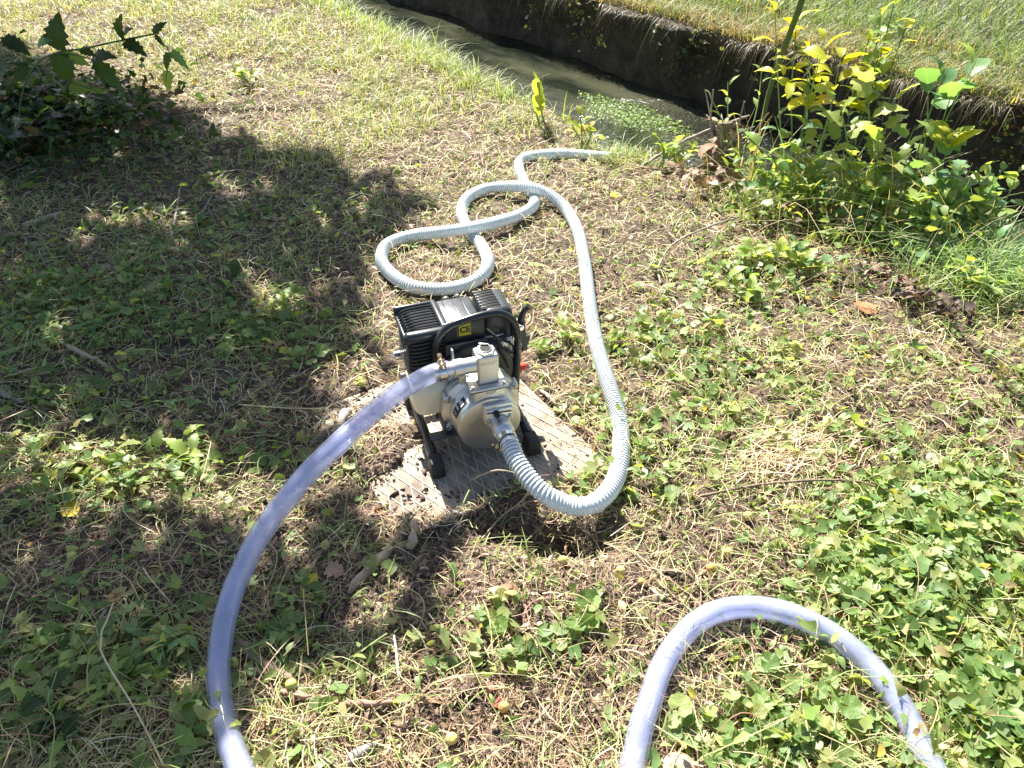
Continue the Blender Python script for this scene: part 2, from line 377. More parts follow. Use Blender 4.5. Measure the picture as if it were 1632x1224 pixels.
def bankwall_mat():
    m, nt, p = base_mat('bank_earth'); L = nt.links; tc = N(nt, 'ShaderNodeTexCoord')
    n1 = N(nt, 'ShaderNodeTexNoise'); n1.inputs['Scale'].default_value = 9; n1.inputs['Detail'].default_value = 8; n1.inputs['Roughness'].default_value = .7; L.new(tc.outputs['Object'], n1.inputs['Vector'])
    r = N(nt, 'ShaderNodeValToRGB'); L.new(n1.outputs[0], r.inputs[0]); r.color_ramp.elements[0].position = .35; r.color_ramp.elements[1].position = .7
    r.color_ramp.elements[0].color = (.024, .021, .013, 1); r.color_ramp.elements[1].color = (.115, .09, .055, 1)
    L.new(r.outputs[0], p.inputs['Base Color']); p.inputs['Roughness'].default_value = .9
    n2 = N(nt, 'ShaderNodeTexNoise'); n2.inputs['Scale'].default_value = 45; n2.inputs['Detail'].default_value = 6; L.new(tc.outputs['Object'], n2.inputs['Vector'])
    b = N(nt, 'ShaderNodeBump'); b.inputs['Distance'].default_value = .02; b.inputs['Strength'].default_value = .8; L.new(n2.outputs[0], b.inputs['Height']); L.new(b.outputs[0], p.inputs['Normal'])
    return m
M['bank'] = bankwall_mat()
def bank_top(s, n):
    return .03 + .045 * n + .05 * (fbm(s * 1.7, n * 1.7, 41, 2) - .5) + .03 * (fbm(s * 8, n * 8, 43, 2) - .5) + .30 * np.clip((n - .5) / 6, 0, 1)
sv = np.r_[np.linspace(-60, -4.3, 24), np.arange(-4, 4.01, .03), np.linspace(4.3, 60, 24)]
prof = [(.02, -.9), (.02, -.6), (.0, -.45), (-.01, -.35), (0, -.3), (.02, -.24), (.03, -.18), (.02, -.12), (.0, -.07), (-.03, -.03), (-.035, 0.0), (-.01, .02)]
ntop = np.r_[np.arange(.03, 2.6, .04), np.geomspace(2.7, 150, 34)]
rows = []
for s in sv:
    row = []
    for (n, z) in prof:
        dn = .11 * (fbm(np.array(s * 4.), np.array(z * 6.), 47, 4) - .5) + .20 * (fbm(np.array(s * 1.9), np.array(z * .5), 48, 4) - .5)
        zz = z + (.5 * (float(bank_top(s, .0)) - .03) if z > -.1 else 0)
        row.append(canal_pt(s, n + float(dn), zz))
    tz = bank_top(np.full(len(ntop), s), ntop)
    row += [canal_pt(s, n, z) for n, z in zip(ntop, tz)]
    rows.append(row)
V = np.array(rows); a, b_, _ = V.shape; I = np.arange(a * b_).reshape(a, b_)
F = np.stack([I[:-1, :-1], I[1:, :-1], I[1:, 1:], I[:-1, 1:]], -1).reshape(-1, 4)[:, ::-1]
tag(mesh_obj('far_bank', fast_mesh('far_bank', V.reshape(-1, 3), F, smooth=True), M['bank']), kind='structure')

# ------------------------------------------------------------------ templates and scattering
def ribbon(n=4, w=1., bend=.2, twist=0., taper=0., kink=0.):
    """unit-length strip along x; width 1 across y (scaled later)"""
    V = []
    for i in range(n + 1):
        t = i / n; wd = .5 * w * (1 - taper * t); a = twist * t
        z = bend * math.sin(math.pi * t); y0 = kink * math.sin(math.pi * t * 1.0)
        V += [(t - .5, y0, z, -wd * math.cos(a), -wd * math.sin(a)), (t - .5, y0, z, wd * math.cos(a), wd * math.sin(a))]
    F = [(2 * i, 2 * i + 1, 2 * i + 3, 2 * i + 2) for i in range(n)]
    return np.array(V), np.array(F)
class Scatter:
    def __init__(s): s.V = []; s.F = []; s.C = []; s.n = 0
    def add(s, P, Fc, cols):
        """P (N,k,3) points, Fc (m,4) quads"""
        Nn, k, _ = P.shape
        s.V.append(P.reshape(-1, 3).astype(np.float32)); s.F.append((Fc[None] + s.n + (np.arange(Nn) * k)[:, None, None]).reshape(-1, 4)); s.n += Nn * k
        s.C.append(np.repeat(cols.astype(np.float32), k, 0))
    def build(s, name, mat, label, cat, kind='stuff', parent=None, smooth=False):
        me = fast_mesh(name, np.concatenate(s.V), np.concatenate(s.F), colr=np.concatenate(s.C), smooth=smooth)
        o = mesh_obj(name, me, mat, parent)
        if parent is None: tag(o, label, cat, kind=kind)
        elif kind: o['kind'] = kind
        return o
def rotmat(yaw, pitch, roll):
    cy, sy = np.cos(yaw), np.sin(yaw); cp, sp = np.cos(pitch), np.sin(pitch); cr, sr = np.cos(roll), np.sin(roll)
    Rz = np.zeros((len(yaw), 3, 3)); Rz[:, 0, 0] = cy; Rz[:, 0, 1] = -sy; Rz[:, 1, 0] = sy; Rz[:, 1, 1] = cy; Rz[:, 2, 2] = 1
    Ry = np.zeros_like(Rz); Ry[:, 0, 0] = cp; Ry[:, 0, 2] = -sp; Ry[:, 2, 0] = sp; Ry[:, 2, 2] = cp; Ry[:, 1, 1] = 1
    Rx = np.zeros_like(Rz); Rx[:, 0, 0] = 1; Rx[:, 1, 1] = cr; Rx[:, 1, 2] = -sr; Rx[:, 2, 1] = sr; Rx[:, 2, 2] = cr
    return Rz @ Ry @ Rx
def place(T, Rm, S, pos):
    """T (k,3) template, Rm (N,3,3), S (N,3) or (N,) scale, pos (N,3)"""
    if S.ndim == 1: S = np.repeat(S[:, None], 3, 1)
    return np.einsum('nij,nkj->nki', Rm, T[None] * S[:, None]) + pos[:, None]
def strips(sc, pos, L, W, yaw, pitch, cols, nseg=4, bend=.2, taper=.3, variants=6, sag=True, up=0.):
    idx = rng.integers(0, variants, len(pos))
    for v in range(variants):
        k = idx == v
        if not k.any(): continue
        T5, F = ribbon(nseg, 1, random.uniform(-.3, 1) * bend, random.uniform(-1.2, 1.2), taper, random.uniform(-1, 1) * bend)
        n = k.sum(); Lk = L[k]; Wk = W[k]
        P = np.zeros((n, len(T5), 3)); P[:, :, 0] = T5[None, :, 0] * Lk[:, None]
        P[:, :, 1] = T5[None, :, 1] * Lk[:, None] + T5[None, :, 3] * Wk[:, None]
        P[:, :, 2] = T5[None, :, 2] * Lk[:, None] + T5[None, :, 4] * Wk[:, None]
        Rm = rotmat(yaw[k], pitch[k], rng.normal(0, .4, n)); P = np.einsum('nij,nkj->nki', Rm, P) + pos[k][:, None]
        sc.add(P, F, cols[k])
def blades(sc, base, Hh, W, cols, lean=.5, nseg=4, variants=8):
    idx = rng.integers(0, variants, len(base))
    for v in range(variants):
        k = idx == v
        if not k.any(): continue
        n = k.sum(); ln = rng.uniform(.15, 1, n) * lean; yaw = rng.uniform(0, 2 * np.pi, n)
        tw = random.uniform(-.8, .8); pts = np.zeros((n, 2 * (nseg + 1), 3)); cx, cy = np.cos(yaw), np.sin(yaw)
        for i in range(nseg + 1):
            t = i / nseg; out = ln * t ** 1.8; z = t * (1 - .35 * ln * t * t); wd = .5 * W[k] * (1 - t ** 1.7) + .0002
            a = yaw + math.pi / 2 + tw * t
            for sgn, j in ((-1, 2 * i), (1, 2 * i + 1)):
                pts[:, j, 0] = base[k][:, 0] + Hh[k] * out * cx + sgn * wd * np.cos(a)
                pts[:, j, 1] = base[k][:, 1] + Hh[k] * out * cy + sgn * wd * np.sin(a)
                pts[:, j, 2] = base[k][:, 2] + Hh[k] * z
        F = np.array([(2 * i, 2 * i + 1, 2 * i + 3, 2 * i + 2) for i in range(nseg)])
        sc.add(pts, F, cols[k])
# leaf outlines -> vertex grids (x across, y along, z up), with uv
def leaf_grid(kind, n=8, seed=0):
    r = random.Random(seed); V = []; UV = []
    if kind == 'ivy':                                  # round scalloped kidney leaf, petiole at the notch
        m = 17; V.append((0, 0, 0)); UV.append((.0, .3))
        for ring, fr in ((1, .55), (2, 1.)):
            for j in range(m):
                t = -math.pi / 2 + .32 + (2 * math.pi - .64) * j / (m - 1)
                rad = (.50 + .10 * math.sin((t + math.pi / 2) / 2)) * (1 + (.07 if (j % 2 == 0 and ring == 2) else (-.03 if ring == 2 else 0)))
                x = fr * rad * math.cos(t); y = fr * rad * math.sin(t) * .92 + .0
                z = (.10 * fr * fr + .05 * math.sin(t * 5 + seed) * fr) * r.uniform(.7, 1.3) - (.04 if (j % 3 == 1 and ring == 1) else 0)
                V.append((x, y, z)); UV.append((fr * math.sin(3.5 * (t - math.pi / 2)) * .3, .3 + .5 * fr))
        F = []
        for j in range(m - 1): F.append((0, 1 + j, 2 + j)); F.append((1 + j, 1 + m + j, 2 + m + j, 2 + j))
        return V, F, UV
    for i in range(n + 1):
        t = i / n
        if kind == 'ovate': wd = .30 * math.sin(math.pi * t ** .75) ** .8 * (1 - .15 * t)
        elif kind == 'lance': wd = .15 * math.sin(math.pi * t ** .8) ** .9
        elif kind == 'oblong': wd = .20 * math.sin(math.pi * t ** 1.15) ** .6
        elif kind == 'lobed': wd = (.34 * math.sin(math.pi * t ** .7) ** .7) * (1.18 if i % 3 == 1 else (.66 if i % 3 == 0 else .95))
        elif kind == 'nettle': wd = .27 * math.sin(math.pi * t ** .62) ** .85
        if i in (0, n): wd = .006
        ser = {'ovate': .06, 'lance': .18, 'nettle': .2, 'lobed': .0, 'oblong': .03}[kind]
        wd *= 1 + (ser if i % 2 else -ser)
        curl = .10 * math.sin(math.pi * t) - .22 * t * t
        z = curl; wob = .03 * math.sin(t * 9 + seed)
        V += [(-wd, t - .02 * (i % 2), z + wd * .18 + wob * wd * 3), (0, t, z - wd * .1), (wd, t - .02 * (i % 2), z + wd * .15 - wob * wd * 3)]
        UV += [(-wd * 1.5, t), (0, t), (wd * 1.5, t)]
    F = []
    for i in range(n):
        a = i * 3; F += [(a, a + 1, a + 4, a + 3), (a + 1, a + 2, a + 5, a + 4)]
    return V, F, UV
LEAFM = {}
def leaf_meshes(kind, n=10, count=4):
    if kind in LEAFM: return LEAFM[kind]
    out = []
    for s in range(count):
        V, F, UV = leaf_grid(kind, n, s + 1)
        me = bpy.data.meshes.new('leaf_' + kind); me.from_pydata(V, [], F); me.update()
        uvl = me.uv_layers.new(name='UVMap')
        for lp in me.loops: uvl.data[lp.index].uv = UV[lp.vertex_index]
        me.polygons.foreach_set('use_smooth', [True] * len(me.polygons)); me.materials.append(M['leaf']); out.append(me)
    LEAFM[kind] = out; return out
def small_leaf(kind):
    V, F, UV = leaf_grid(kind, 4, 3) if kind != 'ivy' else (None, None, None)
    if kind == 'ivy':
        m = 9; V = [(0, 0, 0)]; 
        for j in range(m):
            t = -math.pi / 2 + .35 + (2 * math.pi - .7) * j / (m - 1); r = .52 * (1.06 if j % 2 else .93); V.append((r * math.cos(t), r * math.sin(t), .12 + .06 * math.sin(3 * t)))
        F = [(0, 1 + j, 2 + j, 3 + j) for j in range(0, m - 2, 2)]
    return np.array(V), np.array([f if len(f) == 4 else (*f, f[-1]) for f in F])
SML = {k: small_leaf(k) for k in ('ivy', 'ovate', 'nettle', 'lance')}
def leaves(sc, kind, pos, size, cols, tilt=.5, up=None):
    T, F = SML[kind]; n = len(pos)
    Rm = rotmat(rng.uniform(0, 2 * np.pi, n), rng.normal(0, tilt, n), rng.normal(0, tilt, n))
    Ssq = np.stack([size * rng.uniform(.85, 1.15, n), size, size * rng.uniform(.2, 1.8, n)], 1)
    sc.add(place(T, Rm, Ssq, pos), F, cols)
def pick(cols, n, jit=.2):
    c = np.array(cols, float)[rng.integers(0, len(cols), n)]
    return np.clip(c * rng.uniform(1 - jit, 1 + jit, (n, 1)) * rng.uniform(.93, 1.07, (n, 3)), 0, 1)
def blob(px, py, cx, cy, rx, ry): return np.exp(-(((px - cx) / rx) ** 2 + ((py - cy) / ry) ** 2))
def ground_points(n, dens, xr=(-2.4, 2.6), yr=(.3, 5.6), p=1.35, edge=.0, slabk=.05):
    """random ground points, thinner with distance; dens(px,py) in 0..1 describes the patches"""
    out = []; tot = 0
    while tot < n:
        m = n * 4; u = rng.random(m); q = 1 - p if abs(1 - p) > 1e-3 else 1e-3
        y = (yr[0] ** q + u * (yr[1] ** q - yr[0] ** q)) ** (1 / q)
        half = .55 + .78 * y; x = rng.uniform(-1, 1, m) * half
        s, nn_ = canal_sn(x, y); e = nn_ - np.interp(s, ES, EN)
        px, py = to_px(x, y, 0)
        a, b = plate_q(x, y); onp = (a > -.01) & (a < PL1 - .04) & (b > .03) & (b < PL2)
        keep = (e < edge) & (rng.random(m) < dens(px, py, x, y) * np.where(onp, slabk * np.clip((fbm(x * 22, y * 22, 12) - .42) * 8, .1, 3), 1))
        x, y = x[keep], y[keep]; out.append(np.stack([x, y, H(x, y)], 1)); tot += keep.sum()
        if len(out) > 60: break
    return np.concatenate(out)[:n]
def G3(px, py, z):
    x, y = G0(px, py, z); return Vector((x, y, z))
def GY(px, py, Yp):
    u = (px - 816) / FPX; v = (py - 612) / FPX; t = Yp / (CP - v * SP); return Vector((u * t, Yp, CAMH - t * (SP + v * CP)))

# ------------------------------------------------------------------ the tree whose branches shade the left (stands left of the view)
def in_poly(px, py, poly):
    c = np.zeros(px.shape, bool); n = len(poly)
    for i in range(n):
        x1, y1 = poly[i]; x2, y2 = poly[(i + 1) % n]
        hit = ((y1 > py) != (y2 > py)) & (px < (x2 - x1) * (py - y1) / (y2 - y1 + 1e-9) + x1); c ^= hit
    return c
SH_A = [(-300, 40), (0, 75), (70, 90), (130, 130), (240, 165), (340, 205), (420, 235), (470, 250), (560, 262), (625, 290), (655, 330), (640, 370), (600, 400), (590, 450), (560, 480), (570, 540), (600, 575), (560, 600), (480, 615), (420, 640), (300, 640), (200, 640), (60, 655), (-300, 700)]
SH_C = [(-300, 790), (60, 810), (150, 850), (250, 845), (330, 880), (420, 845), (500, 825), (560, 800), (610, 840), (580, 900), (610, 960), (625, 1020), (580, 1070), (520, 1080), (470, 1100), (420, 1110), (400, 1160), (390, 1230), (300, 1300), (-300, 1300)]
def canopy_points(n):
    x = rng.uniform(-2.6, -.1, n); y = rng.uniform(.3, 4.2, n)
    qx = x + .15 * (fbm(x * 8, y * 8, 61) - .5) * 2; qy = y + .15 * (fbm(x * 8, y * 8, 62) - .5) * 2
    px, py = to_px(qx, qy, 0)
    a = in_poly(px, py, SH_A); c = in_poly(px, py, SH_C)
    clump = .62 * fbm(x * 6.5, y * 6.5, 77, 2) + .38 * vnoise(x * 19, y * 19, 78)
    hole = np.maximum.reduce([blob(px, py, 430, 488, 60, 26), .9 * blob(px, py, 385, 470, 26, 14), .8 * blob(px, py, 150, 578, 40, 18), .7 * blob(px, py, 230, 595, 60, 14),
        .8 * blob(px, py, 60, 350, 26, 10), .5 * blob(px, py, 480, 225, 40, 14), .6 * blob(px, py, 330, 255, 24, 10), .5 * blob(px, py, 440, 430, 40, 12),
        .9 * blob(px, py, 290, 1000, 26, 30), .8 * blob(px, py, 245, 960, 24, 30), .8 * blob(px, py, 80, 1060, 26, 18), .9 * blob(px, py, 200, 850, 50, 16), .7 * blob(px, py, 130, 980, 22, 16), .7 * blob(px, py, 470, 900, 26, 18), .7 * blob(px, py, 80, 850, 30, 12)])
    pa = a * np.clip((clump - .355) / .05, .02, 1); pc = c * np.clip((clump - .30) / .06, .02, 1)
    strip = ((py > 640) & (py < 870) & (px < 520)) * np.clip((clump - .54) / .06, 0, 1) * .8
    pr = np.maximum.reduce([pa, pc * .9, strip]) * (1 - hole)
    k = rng.random(n) < pr
    return x[k], y[k]
cx, cy = canopy_points(42000)
n = len(cx); hh = rng.uniform(1.35, 2.1, n)
Kx, Ky = SUND.x / SUND.z, SUND.y / SUND.z
pos = np.stack([cx + Kx * hh, cy + Ky * hh, hh], 1)
tree = thing('tree', 'leafy tree standing left of the clearing whose branches shade the grass', 'tree', (-3.6, 4.9, -.02))
off = np.array(tree.location)
sc = Scatter(); leaves(sc, 'ovate', pos - off, rng.uniform(.05, .085, n), pick([(.07, .13, .03), (.09, .16, .035), (.06, .11, .03)], n), tilt=.45)
crown = sc.build('crown', M['leaf_mass'], None, None, 'stuff', tree)
tube('trunk', [(0, 0, 0), (.05, -.1, .8), (.0, -.15, 1.7), (.1, -.1, 2.7), (.0, .1, 4.0)], [.13, .10, .09, .07, .02], M['bark'], tree, n=12, step=.1)
for e in [(1.2, -1.3, 1.95), (1.9, -.4, 2.0), (2.2, .1, 2.1), (.8, -2.3, 1.9), (1.6, -2.6, 1.7), (2.3, -1.2, 1.8)]:
    mid = (e[0] * .45, e[1] * .45, e[2] * .5 + 1.15)
    tube('branch', [(.0, -.15, 1.6), mid, e], [.045, .028, .006], M['bark'], tree, n=8, step=.08)

# ------------------------------------------------------------------ diamond-pattern slab
def slab_mat():
    m, nt, p = base_mat('slab'); L = nt.links; tc = N(nt, 'ShaderNodeTexCoord')
    n1 = N(nt, 'ShaderNodeTexNoise'); n1.inputs['Scale'].default_value = 9; n1.inputs['Detail'].default_value = 7; n1.inputs['Roughness'].default_value = .65; L.new(tc.outputs['Object'], n1.inputs['Vector'])
    r = N(nt, 'ShaderNodeValToRGB'); L.new(n1.outputs[0], r.inputs[0]); r.color_ramp.elements[0].position = .38; r.color_ramp.elements[1].position = .62
    r.color_ramp.elements[0].color = (.14, .105, .075, 1); r.color_ramp.elements[1].color = (.42, .34, .245, 1)
    L.new(r.outputs[0], p.inputs['Base Color']); p.inputs['Roughness'].default_value = .75
    n2 = N(nt, 'ShaderNodeTexNoise'); n2.inputs['Scale'].default_value = 260; n2.inputs['Detail'].default_value = 5; L.new(tc.outputs['Object'], n2.inputs['Vector'])
    b = N(nt, 'ShaderNodeBump'); b.inputs['Distance'].default_value = .002; b.inputs['Strength'].default_value = .5; L.new(n2.outputs[0], b.inputs['Height']); L.new(b.outputs[0], p.inputs['Normal'])
    return m
M['slab'] = slab_mat(); M['ridge'] = simple('ridge', (.41, .365, .29), .7, var=.4, scale=30)
ang = math.atan2(PE1[1], PE1[0])
plate = thing('inspection_cover', 'worn square slab with raised diamond pattern lying under the pump, half buried in soil', 'slab', (PC1[0], PC1[1], 0), (0, 0, ang))
# local x along PE1; PE2 is local -y
box('slab', (PL1, PL2, .034), (PL1 / 2, -PL2 / 2, -.017), M['slab'], plate, bev=.003)
def clip_line(c, d, x0, x1, y0, y1):
    t0, t1 = -9, 9
    for k, (lo, hi) in enumerate(((x0, x1), (y0, y1))):
        if abs(d[k]) < 1e-9: continue
        a, b = (lo - c[k]) / d[k], (hi - c[k]) / d[k]
        if a > b: a, b = b, a
        t0, t1 = max(t0, a), min(t1, b)
    return t0, t1
for fam, sgn in enumerate((1, -1)):
    d = np.array((math.sin(R(18)) * sgn, math.cos(R(18)))); nrm = np.array((d[1], -d[0]))
    for i in range(-14, 28):
        c = nrm * (i * .0222 + .004)
        t0, t1 = clip_line(c, d, .006, PL1 - .006, -PL2 + .006, -.006)
        if t1 - t0 < .02: continue
        p0, p1 = c + d * t0, c + d * t1; mid = (p0 + p1) / 2; Lr = t1 - t0; w0, w1, hgt = .0016, .0009, .0021 if fam == 0 else .0018
        V = [];
        for e in (-Lr / 2, Lr / 2):
            for (o, z) in ((-w0, -.0004), (-w1, hgt), (w1, hgt), (w0, -.0004)): V.append((*(mid + d * e + nrm * o), z))
        pyd('ridge', V, [(0, 1, 5, 4), (1, 2, 6, 5), (2, 3, 7, 6), (3, 2, 1, 0), (4, 5, 6, 7), (0, 4, 7, 3)], M['ridge'], plate, False)

# ------------------------------------------------------------------ the water pump
OX, OY, YAW = -.054, 1.098, R(18.7)
pump = thing('water_pump', 'small petrol water pump with black engine, silver pump body and carry handle on a slab', 'water pump', (OX, OY, .0025), (0, 0, YAW))
def LP(x, y, z):                                  # pump local -> world
    return Vector((OX + x * math.cos(YAW) - y * math.sin(YAW), OY + x * math.sin(YAW) + y * math.cos(YAW), z + .0025))
AL, ALS, BP, BL = M['aluminium'], M['aluminium_smooth'], M['black_plastic'], M['black_paint']
for sx in (-.096, .098):
    tube('frame_rail', [(sx, .0, .024), (sx, .03, .026), (sx, .10, .032), (sx, .20, .036), (sx * .98, .232, .05), (sx * .95, .24, .08)], .0085, BL, pump, n=14)
    tube('rail_sleeve', [(sx, .018, .0255), (sx, .06, .029)], .0105, BL, pump, n=14, smooth_path=False)
    for fy in (.0, .215):
        box('rubber_foot', (.030, .040, .036), (sx, fy, .018), M['rubber'], pump, bev=.004, taper=(.8, .8))
box('cross_bar', (.186, .022, .004), (0, .055, .040), M['bracket'], pump, bev=.001)
box('cross_bar', (.186, .022, .004), (0, .20, .044), M['bracket'], pump, bev=.001)
box('mounting_bracket', (.004, .10, .03), (-.062, .10, .055), M['bracket'], pump, bev=.001)
box('mounting_bracket', (.004, .10, .03), (.075, .10, .055), M['bracket'], pump, bev=.001)
# pump body (axis along y)
c = (.013, 0, .091)
lathe('pump_casing', [(.004, .0605), (.0045, .0622), (.012, .063), (.040, .0655), (.050, .067), (.053, .070), (.055, .0765), (.0565, .078), (.064, .078)], 'y', c, AL, pump, n=72)
lathe('front_cover', [(-.003, .0), (-.003, .030), (-.0022, .0565), (-.0012, .0600), (.003, .0618), (.0055, .0612)][1:], 'y', c, ALS, pump, n=72)
lathe('rear_casing', [(.0655, .076), (.0665, .0785), (.075, .0785), (.0765, .076), (.080, .074), (.092, .071), (.094, .074), (.100, .074), (.102, .066), (.125, .055)], 'y', c, AL, pump, n=72)
def bolt(name, loc, axis, r=.0048, h=.004, mat=None, parent=pump):
    bm = bmesh.new()
    bmesh.ops.create_cone(bm, segments=18, radius1=r * 1.45, radius2=r * 1.4, depth=.0012, cap_ends=True)
    k = bmesh.ops.create_cone(bm, segments=6, radius1=r, radius2=r * .93, depth=h, cap_ends=True)
    bmesh.ops.translate(bm, verts=k['verts'], vec=(0, 0, h / 2 + .0005))
    q = Vector(axis).to_track_quat('Z', 'Y').to_matrix().to_4x4(); bmesh.ops.transform(bm, matrix=Matrix.Translation(loc) @ q, verts=bm.verts)
    o = from_bm(name, bm, mat or M['steel'], parent, False); return o
for k, dg in enumerate((28, 100, 152, 205, 262, 318)):
    a = R(dg); bx_, bz = c[0] + .0755 * math.cos(a), c[2] + .0755 * math.sin(a)
    lathe('bolt_boss', [(.050, .007), (.0515, .0082), (.070, .0085), (.072, .007)], 'y', (bx_, 0, bz), AL, pump, n=16)
    bolt('bolt', (bx_, .0498, bz), (0, -1, 0))
# inlet neck block, flange, outlet column
box('inlet_block', (.060, .050, .040), (.016, .0285, .150), AL, pump, bev=.004)
box('outlet_flange', (.074, .058, .006), (.014, .0285, .1735), AL, pump, bev=.0028, seg=3)
box('flange_gasket', (.072, .056, .0014), (.014, .0285, .1699), M['print_black'], pump, bev=0)
for sx in (-.029, .029):
    for sy in (-.022, .022): bolt('bolt', (.014 + sx, .0285 + sy, .1768), (0, 0, 1), r=.0042)
box('outlet_column', (.041, .037, .062), (.0165, .030, .2075), AL, pump, bev=.0045, seg=4)
lathe('plug_collar', [(.0, .0175), (.0015, .0182), (.005, .0178), (.0055, .0165), (.0055, .0132)], 'z', (.0165, .030, .2375), AL, pump, n=6)
lathe('plug_thread', [(0, .0128), (.007, .0128), (.0074, .0120), (.0074, .0100)], 'z', (.0165, .030, .2375), M['bracket'], pump, n=24)
lathe('plug_recess', [(0, .0096), (.0084, .0096)], 'z', (.0165, .030, .2372), M['dark_gap'], pump, n=24)
box('plug_tab', (.017, .0022, .0045), (.0165, .040, .2465), ALS, pump, bev=.0006, rot=(0, 0, R(-24)))
lathe('outlet_pipe', [(-.002, .0150), (-.026, .0150), (-.0265, .0168), (-.043, .0168), (-.0445, .0150), (-.050, .0140), (-.080, .0135)], 'x', (-.001, .030, .2130), ALS, pump, n=32)
box('support_fin', (.004, .030, .036), (-.038, .058, .216), AL, pump, bev=.0012, rot=(R(-24), 0, R(-8)))
box('pipe_lug', (.014, .016, .030), (-.028, .034, .190), AL, pump, bev=.003)
tx = Matrix.Translation((.0165, .01185, .2235)) @ Matrix.Rotation(R(90), 4, 'X')
text_obj('raised_lettering', 'OUTLET', .0088, M['lettering'], pump, tx, .0006)
tx = Matrix.Translation((.018, .00335, .1625)) @ Matrix.Rotation(R(90), 4, 'X')
text_obj('raised_lettering', 'INLET', .0078, M['lettering'], pump, tx, .0006)
# inlet check-valve body on the disc face
ic = (.026, .0, .104)
box('inlet_pad', (.056, .010, .040), (.026, -.0075, .125), ALS, pump, bev=.0032, seg=3)
box('inlet_cover', (.054, .007, .030), (.026, -.0152, .122), ALS, pump, bev=.0028, seg=3, rot=(R(-8), 0, 0))
lathe('inlet_boss', [(-.002, .0255), (-.006, .0262), (-.012, .0245), (-.018, .0215), (-.026, .0200)], 'y', ic, ALS, pump, n=36)
box('cover_ridge', (.050, .0016, .0014), (.026, -.0195, .131), M['print_black'], pump, bev=.0004, rot=(0, R(6), 0))
bolt('bolt', (.047, -.0195, .118), (0, -1, 0), r=.0036); bolt('bolt', (.005, -.0195, .116), (0, -1, 0), r=.0036)
lathe('drain_plug', [(0, .0062), (-.004, .0062), (-.005, .005), (-.009, .005)], 'y', (.020, -.019, .131), M['print_black'], pump, n=12)
lathe('inlet_pipe', [(-.020, .0195), (-.030, .0190), (-.034, .0205), (-.046, .0205), (-.048, .0180), (-.053, .0150), (-.062, .0142), (-.080, .0135)], 'y', ic, ALS, pump, n=32)
# casing sticker (unreadable white print)
sg = []; nA, nB = 10, 2; a0, a1 = R(128), R(164)
def cyl(a, y, r): return (c[0] + r * math.cos(a), y, c[2] + r * math.sin(a))
def patch(name, aa, ab, ya, yb, r, mat, parent, na=8):
    V = []; F = []
    for i in range(na + 1):
        a = aa + (ab - aa) * i / na
        for y in (ya, yb): V.append(cyl(a, y, r + .0012 * (y - .01) / .04 * 1.6))
    for i in range(na): F.append((2 * i, 2 * i + 1, 2 * i + 3, 2 * i + 2))
    return pyd(name, V, F, mat, parent)
st = patch('casing_sticker', a0, a1, .014, .048, .0638, M['print_black'], pump)
def marks(row_a, row_b, y0, y1, n, seed, mat=M['print_white']):
    rr = random.Random(seed); y = y0
    wv = (y1 - y0) / n
    for i in range(n):
        yy = y0 + i * wv; hgt = (row_b - row_a) * rr.choice((1, .72, .72))
        patch('printed_mark', row_a + (row_b - row_a) - hgt, row_b, yy, yy + wv * rr.uniform(.5, .72), .0644, mat, st, 2)
marks(R(133), R(141), .0165, .043, 5, 3); marks(R(145), R(150), .019, .040, 7, 5); marks(R(156), R(158), .018, .032, 2, 6)
# fuel tank
box('fuel_tank', (.080, .105, .078), (-.073, .125, .108), M['tank'], pump, bev=.024, seg=5)
lathe('fuel_cap', [(0, .014), (.008, .014), (.010, .012)], 'x', (-.123, .145, .125), BP, pump, n=20)
lathe('muffler_outlet', [(0, .010), (-.02, .010), (-.022, .008)], 'x', (-.100, .225, .125), M['steel'], pump, n=20)
# engine: crankcase, cylinder, shroud
box('crankcase', (.10, .10, .09), (.015, .165, .095), M['bracket'], pump, bev=.012, seg=3)
lathe('fan_housing', [(.100, .078), (.102, .086), (.118, .090), (.124, .086), (.124, .05)], 'y', (.018, 0, .115), BP, pump, n=48)
# muffler guard with louvers
GX0, GX1, GY0, GY1, GZ0, GZ1 = -.112, -.030, .118, .226, .138, .244
box('guard_core', (GX1 - GX0 - .018, GY1 - GY0 - .018, GZ1 - GZ0 - .012), ((GX0 + GX1) / 2, (GY0 + GY1) / 2, (GZ0 + GZ1) / 2 - .006), M['dark_gap'], pump, bev=.004)
def rr_path(x0, x1, y0, y1, r, n=5):
    P = []
    for (cx_, cy_, a) in ((x1 - r, y1 - r, 0), (x0 + r, y1 - r, 90), (x0 + r, y0 + r, 180), (x1 - r, y0 + r, 270)):
        for i in range(n + 1): t = R(a + 90 * i / n); P.append((cx_ + r * math.cos(t), cy_ + r * math.sin(t)))
    return P
nl = 11
for i in range(nl):
    z = GZ0 + .002 + i * .0083; t = i / (nl - 1); ex = -.0 + .012 * (1 - t)
    P = rr_path(GX0 + .006 - ex * .3 + .004 * (1 - t) * 0, GX1, GY0 - .004 + .003 * t, GY1, .012)
    V = []; F = []; m = len(P); q = [Vector((a, b)) for a, b in P]; cc = Vector(((GX0 + GX1) / 2, (GY0 + GY1) / 2))
    for (a, b) in P:
        d = (Vector((a, b)) - cc).normalized()
        for (o, dz) in ((0, 0), (0, .0034), (-.009, .0058), (-.009, .0024)): V.append((a + d.x * o, b + d.y * o, z + dz))
    for k in range(m):
        k2 = (k + 1) % m
        for j in range(4): F.append((k * 4 + j, k2 * 4 + j, k2 * 4 + (j + 1) % 4, k * 4 + (j + 1) % 4))
    pyd('louver', V, F, BP, pump)
